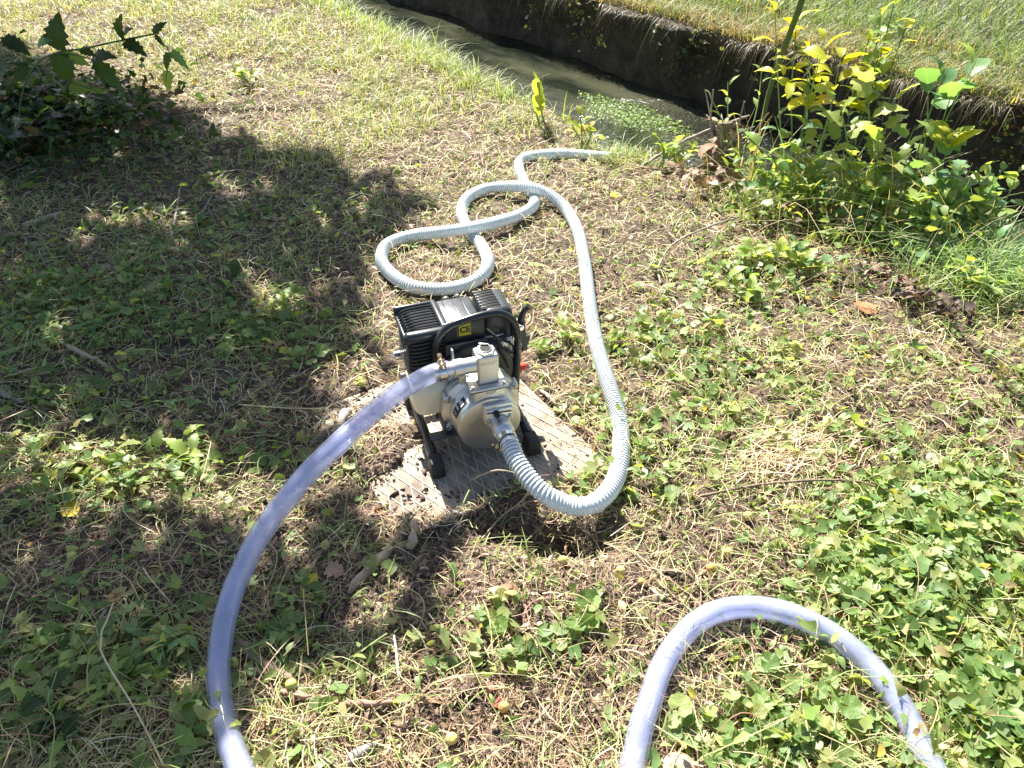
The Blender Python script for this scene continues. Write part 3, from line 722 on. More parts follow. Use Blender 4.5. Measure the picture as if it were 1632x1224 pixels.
# guard top: rim + slats running across
zt = GZ1 - .008
rim = box('guard_top_rim', (.012, GY1 - GY0 + .004, .014), (GX1 - .004, (GY0 + GY1) / 2, zt), BP, pump, bev=.005, seg=3)
box('guard_top_rim', (GX1 - GX0, .022, .022), ((GX0 + GX1) / 2, GY0 + .008, zt - .006), BP, pump, bev=.009, seg=4)
box('guard_top_rim', (GX1 - GX0, .010, .016), ((GX0 + GX1) / 2, GY1 - .004, zt - .002), BP, pump, bev=.005, seg=3)
box('guard_top_rim', (.008, GY1 - GY0, .012), (GX0 + .004, (GY0 + GY1) / 2, zt - .013), BP, pump, bev=.004, seg=3)
for i in range(8):
    y = GY0 + .024 + i * .0098
    V, F = tube_arrays(catmull([(GX0 + .003, y, zt - .014), (GX0 + .008, y, zt - .004), (GX0 + .022, y, zt + .003), (GX1 - .006, y, zt + .004)], .006), .0025, 6)
    pyd('top_slat', V, F, BP, pump)
# front panel, centre cover, right cover with vents
box('centre_cover', (.074, .098, .060), (.004, .170, .2155), BP, pump, bev=.006, seg=3, taper=(.96, .92))
for x in (-.018, .002, .020): box('cover_rib', (.0026, .080, .0024), (x, .170, .2462), BP, pump, bev=.0008)
lathe('dome_screw', [(0, .0068), (.003, .0062), (.0055, .003)], 'z', (-.006, .224, .238), M['bracket'], pump, n=16)
lathe('dome_screw', [(0, .0068), (.003, .0062), (.0055, .003)], 'z', (.018, .226, .238), M['bracket'], pump, n=16)
box('vent_cover', (.070, .094, .080), (.076, .178, .2095), BP, pump, bev=.014, seg=4, taper=(.86, .94))
for i in range(7):
    y = .150 + i * .0098
    box('vent_slot', (.038, .0040, .003), (.066, y, .2490), M['dark_gap'], pump, bev=.0008)
    box('vent_louver', (.040, .0020, .0032), (.066, y + .0044, .2498), BP, pump, bev=.0008, rot=(R(15), 0, 0))
box('front_panel', (.080, .006, .050), (.003, .124, .2245), BP, pump, bev=.002)
box('lower_panel', (.086, .008, .070), (.004, .112, .172), BP, pump, bev=.010, seg=3, rot=(R(-8), 0, 0))
stk = box('warning_sticker', (.0235, .0006, .0265), (.0035, .1203, .2305), M['yellow'], pump, bev=0)
text_obj('printed_mark', 'CE', .0175, M['print_black'], stk, Matrix.Translation((.0035, .1196, .2302)) @ Matrix.Rotation(R(90), 4, 'X'), .0001, .0006)
box('engine_side', (.030, .06, .10), (.052, .155, .150), M['bracket'], pump, bev=.005)
for i in range(6): box('cooling_fin', (.034, .05, .002), (.066, .150, .156 + i * .0085), AL, pump, bev=.0005)
box('carburettor', (.024, .026, .030), (.085, .130, .172), ALS, pump, bev=.003)
lathe('carburettor_bowl', [(0, .012), (.012, .012), (.014, .010)], 'z', (.086, .126, .145), ALS, pump, n=20)
lathe('throttle_drum', [(0, .009), (.006, .009), (.007, .006), (.012, .006)], 'z', (.088, .118, .188), M['steel'], pump, n=20)
bolt('bolt', (.075, .116, .180), (0, -1, 0), r=.004); bolt('bolt', (.094, .117, .160), (0, -1, 0), r=.003)
tube('spark_cable', [(.045, .115, .225), (.060, .098, .212), (.066, .094, .185), (.078, .098, .155), (.085, .105, .125)], .0030, M['rubber'], pump)
tube('fuel_line', [(.088, .114, .150), (.096, .100, .130), (.092, .098, .108), (.07, .105, .085)], .0022, M['rubber'], pump)
tube('fuel_line', [(.070, .110, .205), (.090, .100, .190), (.098, .104, .165), (.100, .112, .130), (.096, .120, .100)], .0022, M['rubber'], pump)
tube('throttle_rod', [(.118, .118, .196), (.112, .112, .165), (.098, .108, .140)], .0014, M['steel'], pump)
box('starter_body', (.034, .06, .065), (.100, .150, .118), BP, pump, bev=.010, seg=3)
lathe('fuel_primer', [(0, .008), (.010, .0078), (.014, .005)], 'x', (.117, .128, .108), M['red'], pump, n=20)
# throttle lever
tube('throttle_lever', [(.116, .124, .190), (.117, .124, .212), (.118, .123, .232), (.123, .120, .250), (.131, .116, .259)], [.0090, .0085, .0070, .0055, .0065], BP, pump, n=10)
box('lever_bracket', (.014, .026, .066), (.119, .126, .190), BP, pump, bev=.003, seg=3, rot=(0, R(-7), 0))
bolt('bolt', (.113, .112, .216), (0, -1, 0), r=.0045)
box('lever_stop', (.012, .010, .022), (.128, .122, .178), BP, pump, bev=.003, rot=(0, R(12), 0))
# carry handle
tube('carry_handle', [(-.055, .100, .070), (-.060, .100, .12), (-.061, .100, .18), (-.057, .100, .222), (-.038, .100, .252), (-.008, .100, .2635), (.035, .100, .2690), (.066, .100, .2660), (.090, .100, .248), (.101, .100, .215), (.102, .100, .17), (.100, .100, .11), (.097, .098, .060), (.096, .092, .035)], .0073, BL, pump, n=18, step=.006)
box('handle_foot', (.026, .012, .05), (-.056, .104, .070), M['bracket'], pump, bev=.002)

# ------------------------------------------------------------------ hoses
def hose_mat(name, c, transp, rough, transl=.35, noise=True):
    m = bpy.data.materials.new(name); m.use_nodes = True; nt = m.node_tree; L = nt.links; nt.nodes.clear()
    out = N(nt, 'ShaderNodeOutputMaterial'); p = N(nt, 'ShaderNodeBsdfPrincipled'); tr = N(nt, 'ShaderNodeBsdfTranslucent'); tp = N(nt, 'ShaderNodeBsdfTransparent')
    p.inputs['Base Color'].default_value = (*c, 1); p.inputs['Roughness'].default_value = rough; p.inputs['Coat Weight'].default_value = 1.; p.inputs['Coat Roughness'].default_value = .06
    tr.inputs[0].default_value = (*c, 1)
    a = N(nt, 'ShaderNodeMixShader'); a.inputs[0].default_value = transl; L.new(p.outputs[0], a.inputs[1]); L.new(tr.outputs[0], a.inputs[2])
    b = N(nt, 'ShaderNodeMixShader'); L.new(a.outputs[0], b.inputs[1]); L.new(tp.outputs[0], b.inputs[2])
    fr = N(nt, 'ShaderNodeFresnel'); fr.inputs[0].default_value = 1.48; gl = N(nt, 'ShaderNodeBsdfGlossy'); gl.inputs['Roughness'].default_value = max(.07, rough * .6)
    e = N(nt, 'ShaderNodeMixShader'); gm = N(nt, 'ShaderNodeNewGeometry'); iv = N(nt, 'ShaderNodeMath', operation='SUBTRACT'); iv.inputs[0].default_value = 1; L.new(gm.outputs['Backfacing'], iv.inputs[1]); mf = N(nt, 'ShaderNodeMath', operation='MULTIPLY'); L.new(fr.outputs[0], mf.inputs[0]); L.new(iv.outputs[0], mf.inputs[1]); L.new(mf.outputs[0], e.inputs[0]); L.new(b.outputs[0], e.inputs[1]); L.new(gl.outputs[0], e.inputs[2]); L.new(e.outputs[0], out.inputs[0])
    tp.inputs[0].default_value = (.93, .94, 1, 1)
    tc = N(nt, 'ShaderNodeTexCoord'); nz = N(nt, 'ShaderNodeTexNoise'); nz.inputs['Scale'].default_value = 28; nz.inputs['Detail'].default_value = 6; L.new(tc.outputs['Object'], nz.inputs['Vector'])
    mr = N(nt, 'ShaderNodeMapRange'); mr.inputs[1].default_value = .3; mr.inputs[2].default_value = .7; mr.inputs[3].default_value = max(0, transp - .07); mr.inputs[4].default_value = transp + .07
    L.new(nz.outputs[0], mr.inputs[0]); L.new(mr.outputs[0], b.inputs[0]); return m
M['ribbed_hose'] = hose_mat('ribbed_hose', (.64, .71, .73), .14, .30, .35)
M['clear_hose'] = hose_mat('clear_hose', (.64, .685, .92), .62, .10, .4)
def on_ground(px, py, lift):
    v = Gz(px, py, lift); return v
HR = .0165
inl = LP(.026, -.052, .104)
sh = [LP(.026, -.048, .104), LP(.026, -.064, .103), LP(.028, -.082, .098)]
front = [(822, 733, .082), (845, 765, .066), (872, 790, .054), (905, 806, .046), (938, 806, .040), (966, 788, .034), (984, 755, .028), (990, 715, .022), (987, 670, .02), (972, 620, .02), (955, 565, .02),
    (945, 520, .018), (938, 470, .018), (932, 420, .018), (922, 372, .020), (903, 335, .024), (876, 310, .036), (845, 299, .046), (812, 297, .036), (775, 301, .022), (745, 316, .018), (736, 340, .016),
    (748, 368, .015), (768, 393, .015), (778, 418, .016), (768, 440, .017), (740, 455, .018), (700, 461, .018), (655, 456, .018), (622, 438, .018), (608, 413, .018), (618, 390, .018), (655, 376, .024), (700, 370, .038), (745, 364, .046), (790, 355, .036),
    (828, 343, .022), (850, 328, .016), (850, 312, .014), (838, 296, .013), (830, 278, .015), (827, 262, .017), (836, 252, .018), (860, 247, .018), (900, 245, .017), (935, 247, .015), (960, 250, .012)]
for (a, b, l) in front: sh.append(on_ground(a, b, l))
sh += [Vector(canal_pt(.82, -1.52, -.03)), Vector(canal_pt(.86, -1.42, -.17)), Vector(canal_pt(.90, -1.33, -.34)), Vector(canal_pt(.98, -1.22, -.55))]
C0, _ = resample(catmull(sh, .01), .0019)
hose = thing('suction_hose', 'white spiral ribbed suction hose looping over the grass from the pump to the canal', 'hose', tuple(C0[0]))
C0 = C0 - C0[0]; d = np.r_[0, np.cumsum(np.linalg.norm(np.diff(C0, axis=0), axis=1))]
PT = .0074
rad = HR - .0007 + .0009 * np.cos(2 * np.pi * d / PT)
V, F = tube_arrays(C0, rad, 14); pyd('hose_body', V, F, M['ribbed_hose'], hose)
T, Nn, B = frames(C0); turns = d[-1] / PT; m = int(turns * 13); dd = np.linspace(0, d[-1], m)
ph = 2 * np.pi * dd / PT
ip = lambda A: np.stack([np.interp(dd, d, A[:, i]) for i in range(3)], 1)
Hc = ip(C0) + (HR + .0002) * (np.cos(ph)[:, None] * ip(Nn) + np.sin(ph)[:, None] * ip(B))
rdir = (np.cos(ph)[:, None] * ip(Nn) + np.sin(ph)[:, None] * ip(B)); td = ip(T)
hv = np.stack([Hc + td * .0016, Hc + rdir * .0013, Hc - td * .0016], 1).reshape(-1, 3)
ii = np.arange(m - 1)[:, None] * 3
F = np.concatenate([ii + np.array([0, 1, 4, 3]), ii + np.array([1, 2, 5, 4])])
mesh_obj('spiral_rib', fast_mesh('spiral_rib', hv, F, smooth=True), M['ring_white'], hose)
def clamp(parent, P, ax, r, width, screw_dir, org):
    """P centre, ax hose axis (world); everything in parent space = world - org"""
    ax = Vector(ax).normalized(); P = Vector(P) - Vector(org); sdv = Vector(screw_dir); sdv = (sdv - ax * sdv.dot(ax)).normalized(); tn = ax.cross(sdv)
    V = []; F = []; n = 32
    for k in range(n):
        t = 2 * math.pi * k / n; rd = sdv * math.cos(t) + tn * math.sin(t)
        for (o, q) in ((-width / 2, r), (-width / 2, r + .0009), (width / 2, r + .0009), (width / 2, r)): V.append(P + ax * o + rd * q)
    for k in range(n):
        k2 = (k + 1) % n
        for j in range(4): F.append((k * 4 + j, k2 * 4 + j, k2 * 4 + (j + 1) % 4, k * 4 + (j + 1) % 4))
    band = pyd('hose_clamp', V, F, M['steel'], parent)
    q = Matrix((tn, ax, sdv)).transposed().to_4x4()
    def part(name, size, loc, mat, bev=.001):
        bm = bmesh.new(); bmesh.ops.create_cube(bm, size=1)
        for v in bm.verts: v.co = Vector((v.co.x * size[0], v.co.y * size[1], v.co.z * size[2])) + Vector(loc)
        bmesh.ops.bevel(bm, geom=bm.edges[:], offset=bev, segments=2, affect='EDGES')
        bmesh.ops.transform(bm, matrix=Matrix.Translation(P) @ q, verts=bm.verts); from_bm(name, bm, mat, band)
    part('screw_block', (.007, width * 1.05, .009), (-.004, 0, r + .004), M['brassy'])
    part('screw_block', (.004, width * 1.05, .009), (.006, 0, r + .004), M['brassy'])
    tube('screw', [P + q.to_3x3() @ Vector((-.015, 0, r + .006)), P + q.to_3x3() @ Vector((.016, 0, r + .006))], .0019, M['brassy'], band, n=8, smooth_path=False)
    tube('screw_head', [P + q.to_3x3() @ Vector((.014, 0, r + .006)), P + q.to_3x3() @ Vector((.020, 0, r + .006))], .0042, M['brassy'], band, n=6, smooth_path=False)
f_ax = Vector((math.sin(YAW), -math.cos(YAW), 0)); r_ax = Vector((math.cos(YAW), math.sin(YAW), 0))
clamp(hose, LP(.026, -.064, .103), f_ax, HR + .0012, .009, -r_ax * .8 + Vector((0, 0, -.75)), hose.location)
# clear discharge hose
cl = [LP(-.052, .030, .2130), LP(-.072, .030, .2128), LP(-.088, .029, .2115)]
for (a, b, z) in [(649, 616, .225), (606, 648, .236), (570, 678, .238), (538, 708, .234), (495, 750, .215), (451, 802, .180), (425, 837, .150), (404, 870, .122), (388, 904, .096), (372, 940, .070), (358, 990, .044), (350, 1042, .028), (348, 1078, .022), (351, 1112, .020), (357, 1146, .022), (366, 1182, .026), (378, 1216, .032)]:
    cl.append(Vector(G3(a, b, z)))
e0 = G3(396, 1258, .036)
for q in [e0, (-.275, .36, .045), (-.19, .26, .04), (-.08, .20, .03), (.04, .215, .025), (.11, .31, .02)]: cl.append(Vector(q))
for (a, b, l) in [(1004, 1240, .02), (1013, 1200, .02), (1024, 1150, .021), (1038, 1110, .022), (1051, 1071, .022), (1072, 1033, .023), (1105, 996, .025), (1145, 974, .027), (1194, 967, .028), (1252, 976, .027), (1310, 1001, .026), (1349, 1027, .026), (1387, 1061, .025), (1426, 1110, .024), (1455, 1160, .022), (1478, 1210, .02)]:
    cl.append(on_ground(a, b, l))
for q in [(.585, .40, .02), (.66, .26, .02), (.80, .12, .02), (1.05, .0, .02)]: cl.append(Vector(q))
C1, _ = resample(catmull(cl, .01), .006)
dh = thing('discharge_hose', 'clear bluish plastic hose from the pump outlet that loops again at lower right', 'hose', tuple(C1[0]))
C1 = C1 - C1[0]; V, F = tube_arrays(C1, .0176, 28, caps=False); pyd('hose_wall', V, F, M['clear_hose'], dh)
V, F = tube_arrays(C1[14:], .0132, 20, caps=False); pyd('inner_bore', V, F, M['clear_hose'], dh)
clamp(dh, LP(-.066, .030, .2129), -r_ax, .0180, .0125, Vector((0, 0, 1)) * .9 + f_ax * .25, dh.location)
# ------------------------------------------------------------------ plants, leaf by leaf
def leaf_part(parent, me, p0, d, nrm, size, wid, c, name='leaf', zs=1.):
    """p0, d in the parent's space; d the leaf direction, nrm roughly its upper side"""
    d = Vector(d).normalized(); nrm = Vector(nrm); x = d.cross(nrm)
    if x.length < 1e-4: x = Vector((1, 0, 0))
    x.normalize(); z = x.cross(d)
    o = bpy.data.objects.new(name, me); col.objects.link(o); o.parent = parent
    q = Matrix((x * size * wid, d * size, z * size * zs)).transposed().to_4x4(); q.translation = p0
    o.matrix_local = q; o.color = (*c, 1)
    if c[0] > c[1] * 1.22: o.material_slots[0].link = 'OBJECT'; o.material_slots[0].material = M['dead']
    return o
def jit(c, a=.18):
    k = random.uniform(1 - a, 1 + a); return tuple(min(1, v * k * random.uniform(.94, 1.06)) for v in c)
def interp_path(C, t):
    i = t * (len(C) - 1); k = min(int(i), len(C) - 2); f = i - k; return Vector(C[k] * (1 - f) + C[k + 1] * f), Vector(C[k + 1] - C[k]).normalized()
def plant(name, label, cat, base, stems, kind, size, cols, nleaf, wid=1., group=None, stem_mat=None, start=.2, up=.35, top=0, out=1.0):
    """stems: lists of world points + radius; leaves spread along them"""
    base = Vector(base); t = thing(name, label, cat, base, group=group); ms = leaf_meshes(kind); total = 0
    for (pts, r) in stems:
        C = catmull([tuple(Vector(p) - base) for p in pts], .02)
        V, F = tube_arrays(C, np.linspace(r, r * .45, len(C)), 6); pyd('stem', V, F, stem_mat or M['green_stem'], t)
        k = max(1, round(nleaf / len(stems))); a = random.uniform(0, 6.28)
        for i in range(k):
            f = start + (1 - start) * (i + .5) / k if i < k - top else 1.0
            p, tn = interp_path(C, f); a += 2.4
            rd = Vector((math.cos(a), math.sin(a), random.uniform(up - .35, up + .35))) * out + tn * (.25 + (.6 if f > .9 else 0))
            s = size * random.uniform(.65, 1.15) * (.75 + .4 * math.sin(math.pi * min(1, f * .9)))
            leaf_part(t, random.choice(ms), p + rd.normalized() * s * .12, rd, (random.uniform(-.4, .4), random.uniform(-.4, .4), 1), s, wid * random.uniform(.8, 1.15), jit(random.choice(cols)))
    return t
BR = [(.22, .30, .08), (.29, .36, .10), (.17, .25, .07), (.34, .38, .12)]
YG = [(.42, .42, .03), (.36, .40, .035), (.48, .44, .03)]
BG = [(.13, .24, .10), (.15, .27, .12), (.17, .28, .11)]
DK_SHADE = [(.035, .065, .02), (.045, .085, .025), (.03, .055, .025)]  # leaf greens darkened to stand in for the tree shade
GI = [(.17, .26, .09), (.22, .31, .11), (.14, .22, .07), (.25, .32, .12), (.30, .33, .13)]

# ground ivy plants in the mat at lower right and in the patches elsewhere
IVY = [
 ('ground ivy in the lower right mat', 'ground ivy plant in the lower right mat, ', [(1310, 905, 'at its upper left tip'), (1370, 935, 'just right of its upper left tip'), (1430, 930, 'at the middle of its upper edge'), (1500, 900, 'topmost of the mat'), (1560, 930, 'upper right part'), (1600, 880, 'highest plant at the right edge'), (1410, 985, 'nearest the top bend of the clear hose'),
   (1480, 985, 'in its centre left'), (1560, 1000, 'in its centre right'), (1610, 1040, 'at the right edge halfway down'), (1500, 1060, 'outside the falling side of the hose loop'), (1570, 1100, 'lower middle part'), (1610, 1160, 'in the bottom right corner'), (1560, 1190, 'at the bottom edge right of the hose')]),
 ('ground ivy inside the hose loop', 'ground ivy inside the clear hose loop, ', [(1100, 1150, 'leftmost'), (1180, 1195, 'at the bottom left'), (1240, 1150, 'in the middle'), (1290, 1100, 'highest plant'), (1340, 1160, 'rightmost'), (1300, 1205, 'at the bottom right')]),
 ('ground ivy on the sunny right', 'pale ground ivy plant right of the pump, ', [(1440, 800, 'at the tip of the long curved twig'), (1500, 840, 'between the long twig and the lower mat'), (1390, 800, 'under the long curved twig'), (1400, 700, 'beside the bleached straw patch'), (1570, 780, 'near the right edge'), (1350, 845, 'below the long curved twig')]),
 ('ground ivy in the left shade', 'dark ground ivy plant in the tree shade, ', [(395, 555, 'lower middle of the shade'), (480, 575, 'closest to the slab'), (310, 545, 'beside the peeled stick'), (60, 500, 'at the left edge'), (470, 520, 'right of the sunlit plant'), (230, 490, 'at the cut green stem')]),
 ('ground ivy at the left sun fleck', 'ground ivy plant in the left sun fleck, ', [(290, 770, 'at its right end'), (60, 760, 'at its left end'), (160, 790, 'above the yellow leaf'), (215, 770, 'in its middle')]),
]
for (grp, lab0, spots) in IVY:
    shade = 'shade' in lab0
    for (px, py, where) in spots:
        b = Gz(px, py); t = thing('ground_ivy', lab0 + where, 'ground ivy', b, group=grp)
        V_, F_ = [], []; nl_ = 8 if not shade else 6
        for i in range(nl_):
            a = random.uniform(0, 6.28); r = random.uniform(.010, .065); hgt = random.uniform(.012, .036)
            tip = Vector((math.cos(a) * r, math.sin(a) * r, hgt))
            C = catmull([(0, 0, -.004), tuple(tip * .5 + Vector((0, 0, hgt * .25))), tuple(tip)], .012)
            v, f = tube_arrays(C, .0009, 4, False); o_ = len(V_); V_ += list(v); F_ += [tuple(q + o_ for q in ff) for ff in f]
            yaw = random.uniform(0, 6.28); s = random.uniform(.016, .031)
            tl = .45
            leaf_part(t, random.choice(leaf_meshes('ivy')), tip, (math.cos(yaw), math.sin(yaw), random.uniform(-tl, tl)), (random.uniform(-tl, tl), random.uniform(-tl, tl), 1), s, 1., jit(random.choice(GI), .2))
        pyd('stem', V_, F_, M['green_stem'], t)

# shrubs and saplings on the bank at upper right
def stems_to(basepx, tips, Ylean=.0, r=.004, bend=.02):
    b = Gz(*basepx); out = []
    for (tx_, ty_, dY) in tips:
        tip = GY(tx_, ty_, b.y + dY); mid = b.lerp(tip, .5) + Vector((random.uniform(-1, 1) * bend, random.uniform(-1, 1) * bend, bend * .8))
        out.append(([b + Vector((random.uniform(-.03, .03), random.uniform(-.03, .03), -.01)), mid, tip], r))
    return b, out
def bank_plant(name, label, cat, basepx, tips, kind, size, cols, n, **k):
    x, y = G0(*basepx, -.01); sN = canal_sn(x, y); lim = float(np.interp(sN[0], ES, EN)) - .05
    if sN[1] > lim: dn = lim - sN[1]; x += CN[0] * dn; y += CN[1] * dn
    b = Vector((x, y, float(H(x, y)))); sts = []; rr = k.pop('r', .0032)
    for (tx_, ty_, dY) in tips:
        tip = GY(tx_, ty_, b.y + dY)
        if tip.z < b.z + .03: tip.z = b.z + .03
        mid = b.lerp(tip, .5) + Vector((random.uniform(-.02, .02), random.uniform(-.02, .02), .03)); sts.append(([b + Vector((random.uniform(-.04, .04), random.uniform(-.03, .03), -.01)), mid, tip], rr))
    return plant(name, label, cat, b, sts, kind, size, cols, n, **k)
bank_plant('bramble', 'tangled bright green bramble behind the mown edge, left half of the bank thicket', 'bramble', (1270, 350), [(1190, 215, .1), (1235, 185, .2), (1290, 120, .2), (1330, 150, .1), (1260, 240, .05), (1340, 220, .05), (1200, 290, .0), (1310, 280, .0)], 'nettle', .068, BR + BG[:1], 66, start=.15)
bank_plant('leafy_shrub', 'dense light green shrub with jagged leaves in the middle of the bank thicket', 'shrub', (1390, 370), [(1340, 170, .12), (1380, 120, .2), (1430, 150, .2), (1460, 200, .15), (1400, 220, .05), (1350, 270, 0), (1440, 280, .05), (1390, 300, .0), (1480, 250, .12)], 'lobed', .076, BR, 70, start=.15)
bank_plant('hop_plant', 'blue green broad leaved plant at the right end of the bank thicket', 'plant', (1480, 400), [(1440, 250, .1), (1490, 220, .15), (1530, 280, .12), (1570, 330, .08), (1500, 310, .03), (1545, 370, 0), (1460, 320, 0), (1590, 300, .1)], 'lobed', .082, BG + BR[:1], 64, start=.2)
bank_plant('ash_sapling', 'slim sapling with glowing yellow leaves rising above the thicket beside the leaning green stalk', 'sapling', (1265, 330), [(1235, 10, .25), (1270, 25, .2), (1290, 70, .2), (1315, 60, .2), (1340, 90, .15), (1300, 110, .15)], 'oblong', .080, YG, 48, start=.6, up=.0, wid=1.1)
bank_plant('elm_sapling', 'tall thin sapling with bright green oval leaves reaching the top edge', 'sapling', (1360, 330), [(1405, 20, .25), (1430, -15, .25), (1385, 60, .2), (1445, 40, .2), (1400, 90, .15)], 'ovate', .062, BR + YG[:1], 60, start=.5, stem_mat=M['dark_stem'])
bank_plant('hazel_shoot', 'shoot with a few large pale blue green oval leaves above the thicket', 'shoot', (1440, 370), [(1505, 110, .15), (1555, 98, .15), (1480, 130, .12), (1520, 140, .1)], 'ovate', .085, BG, 13, start=.82, wid=1.2)
bank_plant('dogwood_seedling', 'seedling topped by a rosette of long glowing yellow green leaves at the right', 'seedling', (1495, 390), [(1512, 225, .1)], 'oblong', .085, [(.36, .40, .04), (.44, .43, .03)], 11, start=.90, wid=1.2, up=.25)
bank_plant('nettle', 'low plant with pointed green leaves at the far right water edge', 'nettle', (1560, 400), [(1560, 270, .08), (1600, 265, .1), (1625, 268, .1), (1590, 330, .02)], 'ovate', .055, BR, 24, start=.4)
bank_plant('weed', 'weed with narrow seed heads in front of the dead brown stump', 'weed', (1180, 290), [(1130, 150, .1), (1160, 130, .15), (1215, 105, .2), (1150, 200, .05)], 'lance', .045, BR, 34, start=.25)
bank_plant('weed', 'small leafy weed at the bank edge right of where the white hose ends', 'weed', (1060, 270), [(1040, 215, .03), (1085, 225, .03), (1110, 240, 0), (1070, 240, 0)], 'lobed', .045, BR, 26, start=.2)
b, st_ = stems_to((930, 240), [(925, 180, .02), (910, 195, .02), (940, 200, 0)])
plant('bramble', 'small bramble shoot with yellow and orange leaves at the water edge', 'bramble', b, st_, 'lobed', .055, [(.30, .36, .06), (.36, .38, .06), (.42, .28, .08)], 12, start=.45)
b, st_ = stems_to((858, 200), [(853, 150, .0), (848, 175, .0)])
plant('dock_plant', 'upright yellowing dock leaves at the water edge above the white hose', 'dock', b, st_, 'oblong', .105, [(.32, .35, .07), (.24, .31, .07)], 4, start=.1, up=3., wid=1.0, out=.5)
# low bright plants on the grass
low = [((1215, 425), 'light green leafy patch of low plant left of the brown leaf heap', 'nettle', BR, 26, .045), ((1290, 440), 'low plant with jagged leaves touching the brown leaf heap', 'lobed', BR + BG, 22, .045), ((1180, 470), 'low plant with yellow green leaves on the mown ground left of the heap', 'ovate', BR, 16, .04),
       ((1560, 470), 'low green plant with round leaves at the right edge below the thicket', 'ovate', BR, 22, .05), ((1035, 545), 'low clump of round leaves right of the white hose', 'ivy', GI, 16, .028), ((905, 540), 'green weed standing between the pump and the white hose', 'nettle', BR, 18, .030),
       ((870, 560), 'pale green weed right behind the throttle lever', 'ovate', BR, 14, .026), ((400, 135), 'bright tuft of leaves in the sun at upper left', 'lobed', BR, 14, .06), ((285, 740), 'leafy seedling in the sun fleck on the left', 'nettle', BR, 12, .04), ((215, 1080), 'feathery yellow green weed at lower left', 'lance', BR, 22, .035),
       ((260, 1030), 'small weed with narrow leaves left of the clear hose', 'lance', BG, 18, .035), ((290, 1185), 'weed with pale oval leaves at the bottom edge beside the clear hose', 'ovate', GI, 10, .035), ((90, 1180), 'leafy weed with shade-darkened greens in the bottom left corner', 'nettle', DK_SHADE + GI[:1], 20, .034),
       ((790, 990), 'wilted ground plant on bare soil below the pump', 'ivy', GI, 10, .024), ((840, 1060), 'clump of limp leaves above the bottom plums', 'ivy', GI, 8, .022), ((930, 990), 'wilted clump of larger leaves on bare soil right of centre', 'ivy', GI, 8, .030),
       ((440, 500), 'sunlit yellow green plant inside the tree shade', 'ovate', BR, 20, .04), ((345, 480), 'broad upright leaf cluster in the tree shade', 'oblong', BR[2:3] + DK_SHADE, 10, .055)]
for (pxy, lab, kind, cols, nl_, sz) in low:
    b = Gz(*pxy); sts = []
    for i in range(4):
        a = random.uniform(0, 6.28); L_ = sz * random.uniform(.8, 1.7)
        sts.append(([b + Vector((0, 0, -.005)), b + Vector((math.cos(a) * L_ * .5, math.sin(a) * L_ * .5, L_ * .55)), b + Vector((math.cos(a) * L_, math.sin(a) * L_, L_ * random.uniform(.6, 1)))], .0014))
    plant('weed', lab, 'weed', b, sts, kind, sz, cols, nl_, start=.1)
# nettles at upper left, tree shade put into their leaf colours
b = Gz(60, 215); t = thing('nettle', 'jagged leaved plant with shade put into its leaf colour, arching out over the sunny grass at upper left', 'nettle', b)
def px3(x, y, z): return GY(x, y, b.y - .10 + .5 * z + (.03 * math.sin(x * .13 + y * .21))) - b
for pts, r in (([(30, 215, .0), (35, 150, .10), (60, 100, .15), (95, 83, .165), (135, 77, .165), (195, 64, .165), (246, 54, .16)], .0030), ([(95, 83, .165), (140, 92, .16), (150, 98, .16)], .002), ([(-20, 110, .1), (40, 100, .16), (110, 130, .15), (180, 150, .12), (262, 160, .10)], .0025), ([(246, 54, .16), (258, 68, .16), (270, 84, .15), (264, 130, .13)], .0018)):
    C = catmull([tuple(px3(*q)) for q in pts], .02); V, F = tube_arrays(C, r, 6); pyd('stem', V, F, M['dark_stem'], t)
for (x0, y0, x1, y1, wd, c) in [(92, 80, 90, 20, 1.4, DK_SHADE[0]), (96, 86, 146, 103, 1.0, BR[2]), (92, 84, 112, 136, 1.5, DK_SHADE[1]), (128, 78, 152, 88, 1.3, DK_SHADE[1]), (146, 94, 181, 87, 1.0, DK_SHADE[0]), (150, 99, 197, 144, .95, DK_SHADE[1]), (195, 64, 188, 24, 1.0, DK_SHADE[1]), (198, 66, 232, 86, 1.0, DK_SHADE[2]),
        (196, 62, 206, 42, 1.0, DK_SHADE[2]), (244, 54, 264, 33, 1.1, DK_SHADE[0]), (247, 56, 262, 74, .8, DK_SHADE[0]), (270, 84, 262, 112, 1.0, DK_SHADE[1]), (268, 112, 266, 146, 1.2, BR[2]), (272, 82, 300, 108, .8, BG[0]), (110, 138, 150, 143, 1.2, BR[2]), (40, 76, 0, 58, 1.2, DK_SHADE[1]), (5, 60, 45, 84, 1.0, DK_SHADE[2]), (60, 70, 82, 62, 1.3, BG[1]), (10, 100, -15, 135, 1.4, DK_SHADE[0]), (45, 105, 20, 130, 1.3, DK_SHADE[1])]:
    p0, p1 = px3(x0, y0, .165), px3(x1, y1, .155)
    leaf_part(t, random.choice(leaf_meshes('nettle')), p0, p1 - p0, (.2, -.7, .8), (p1 - p0).length, wd * .85, jit(c, .1), zs=.6)
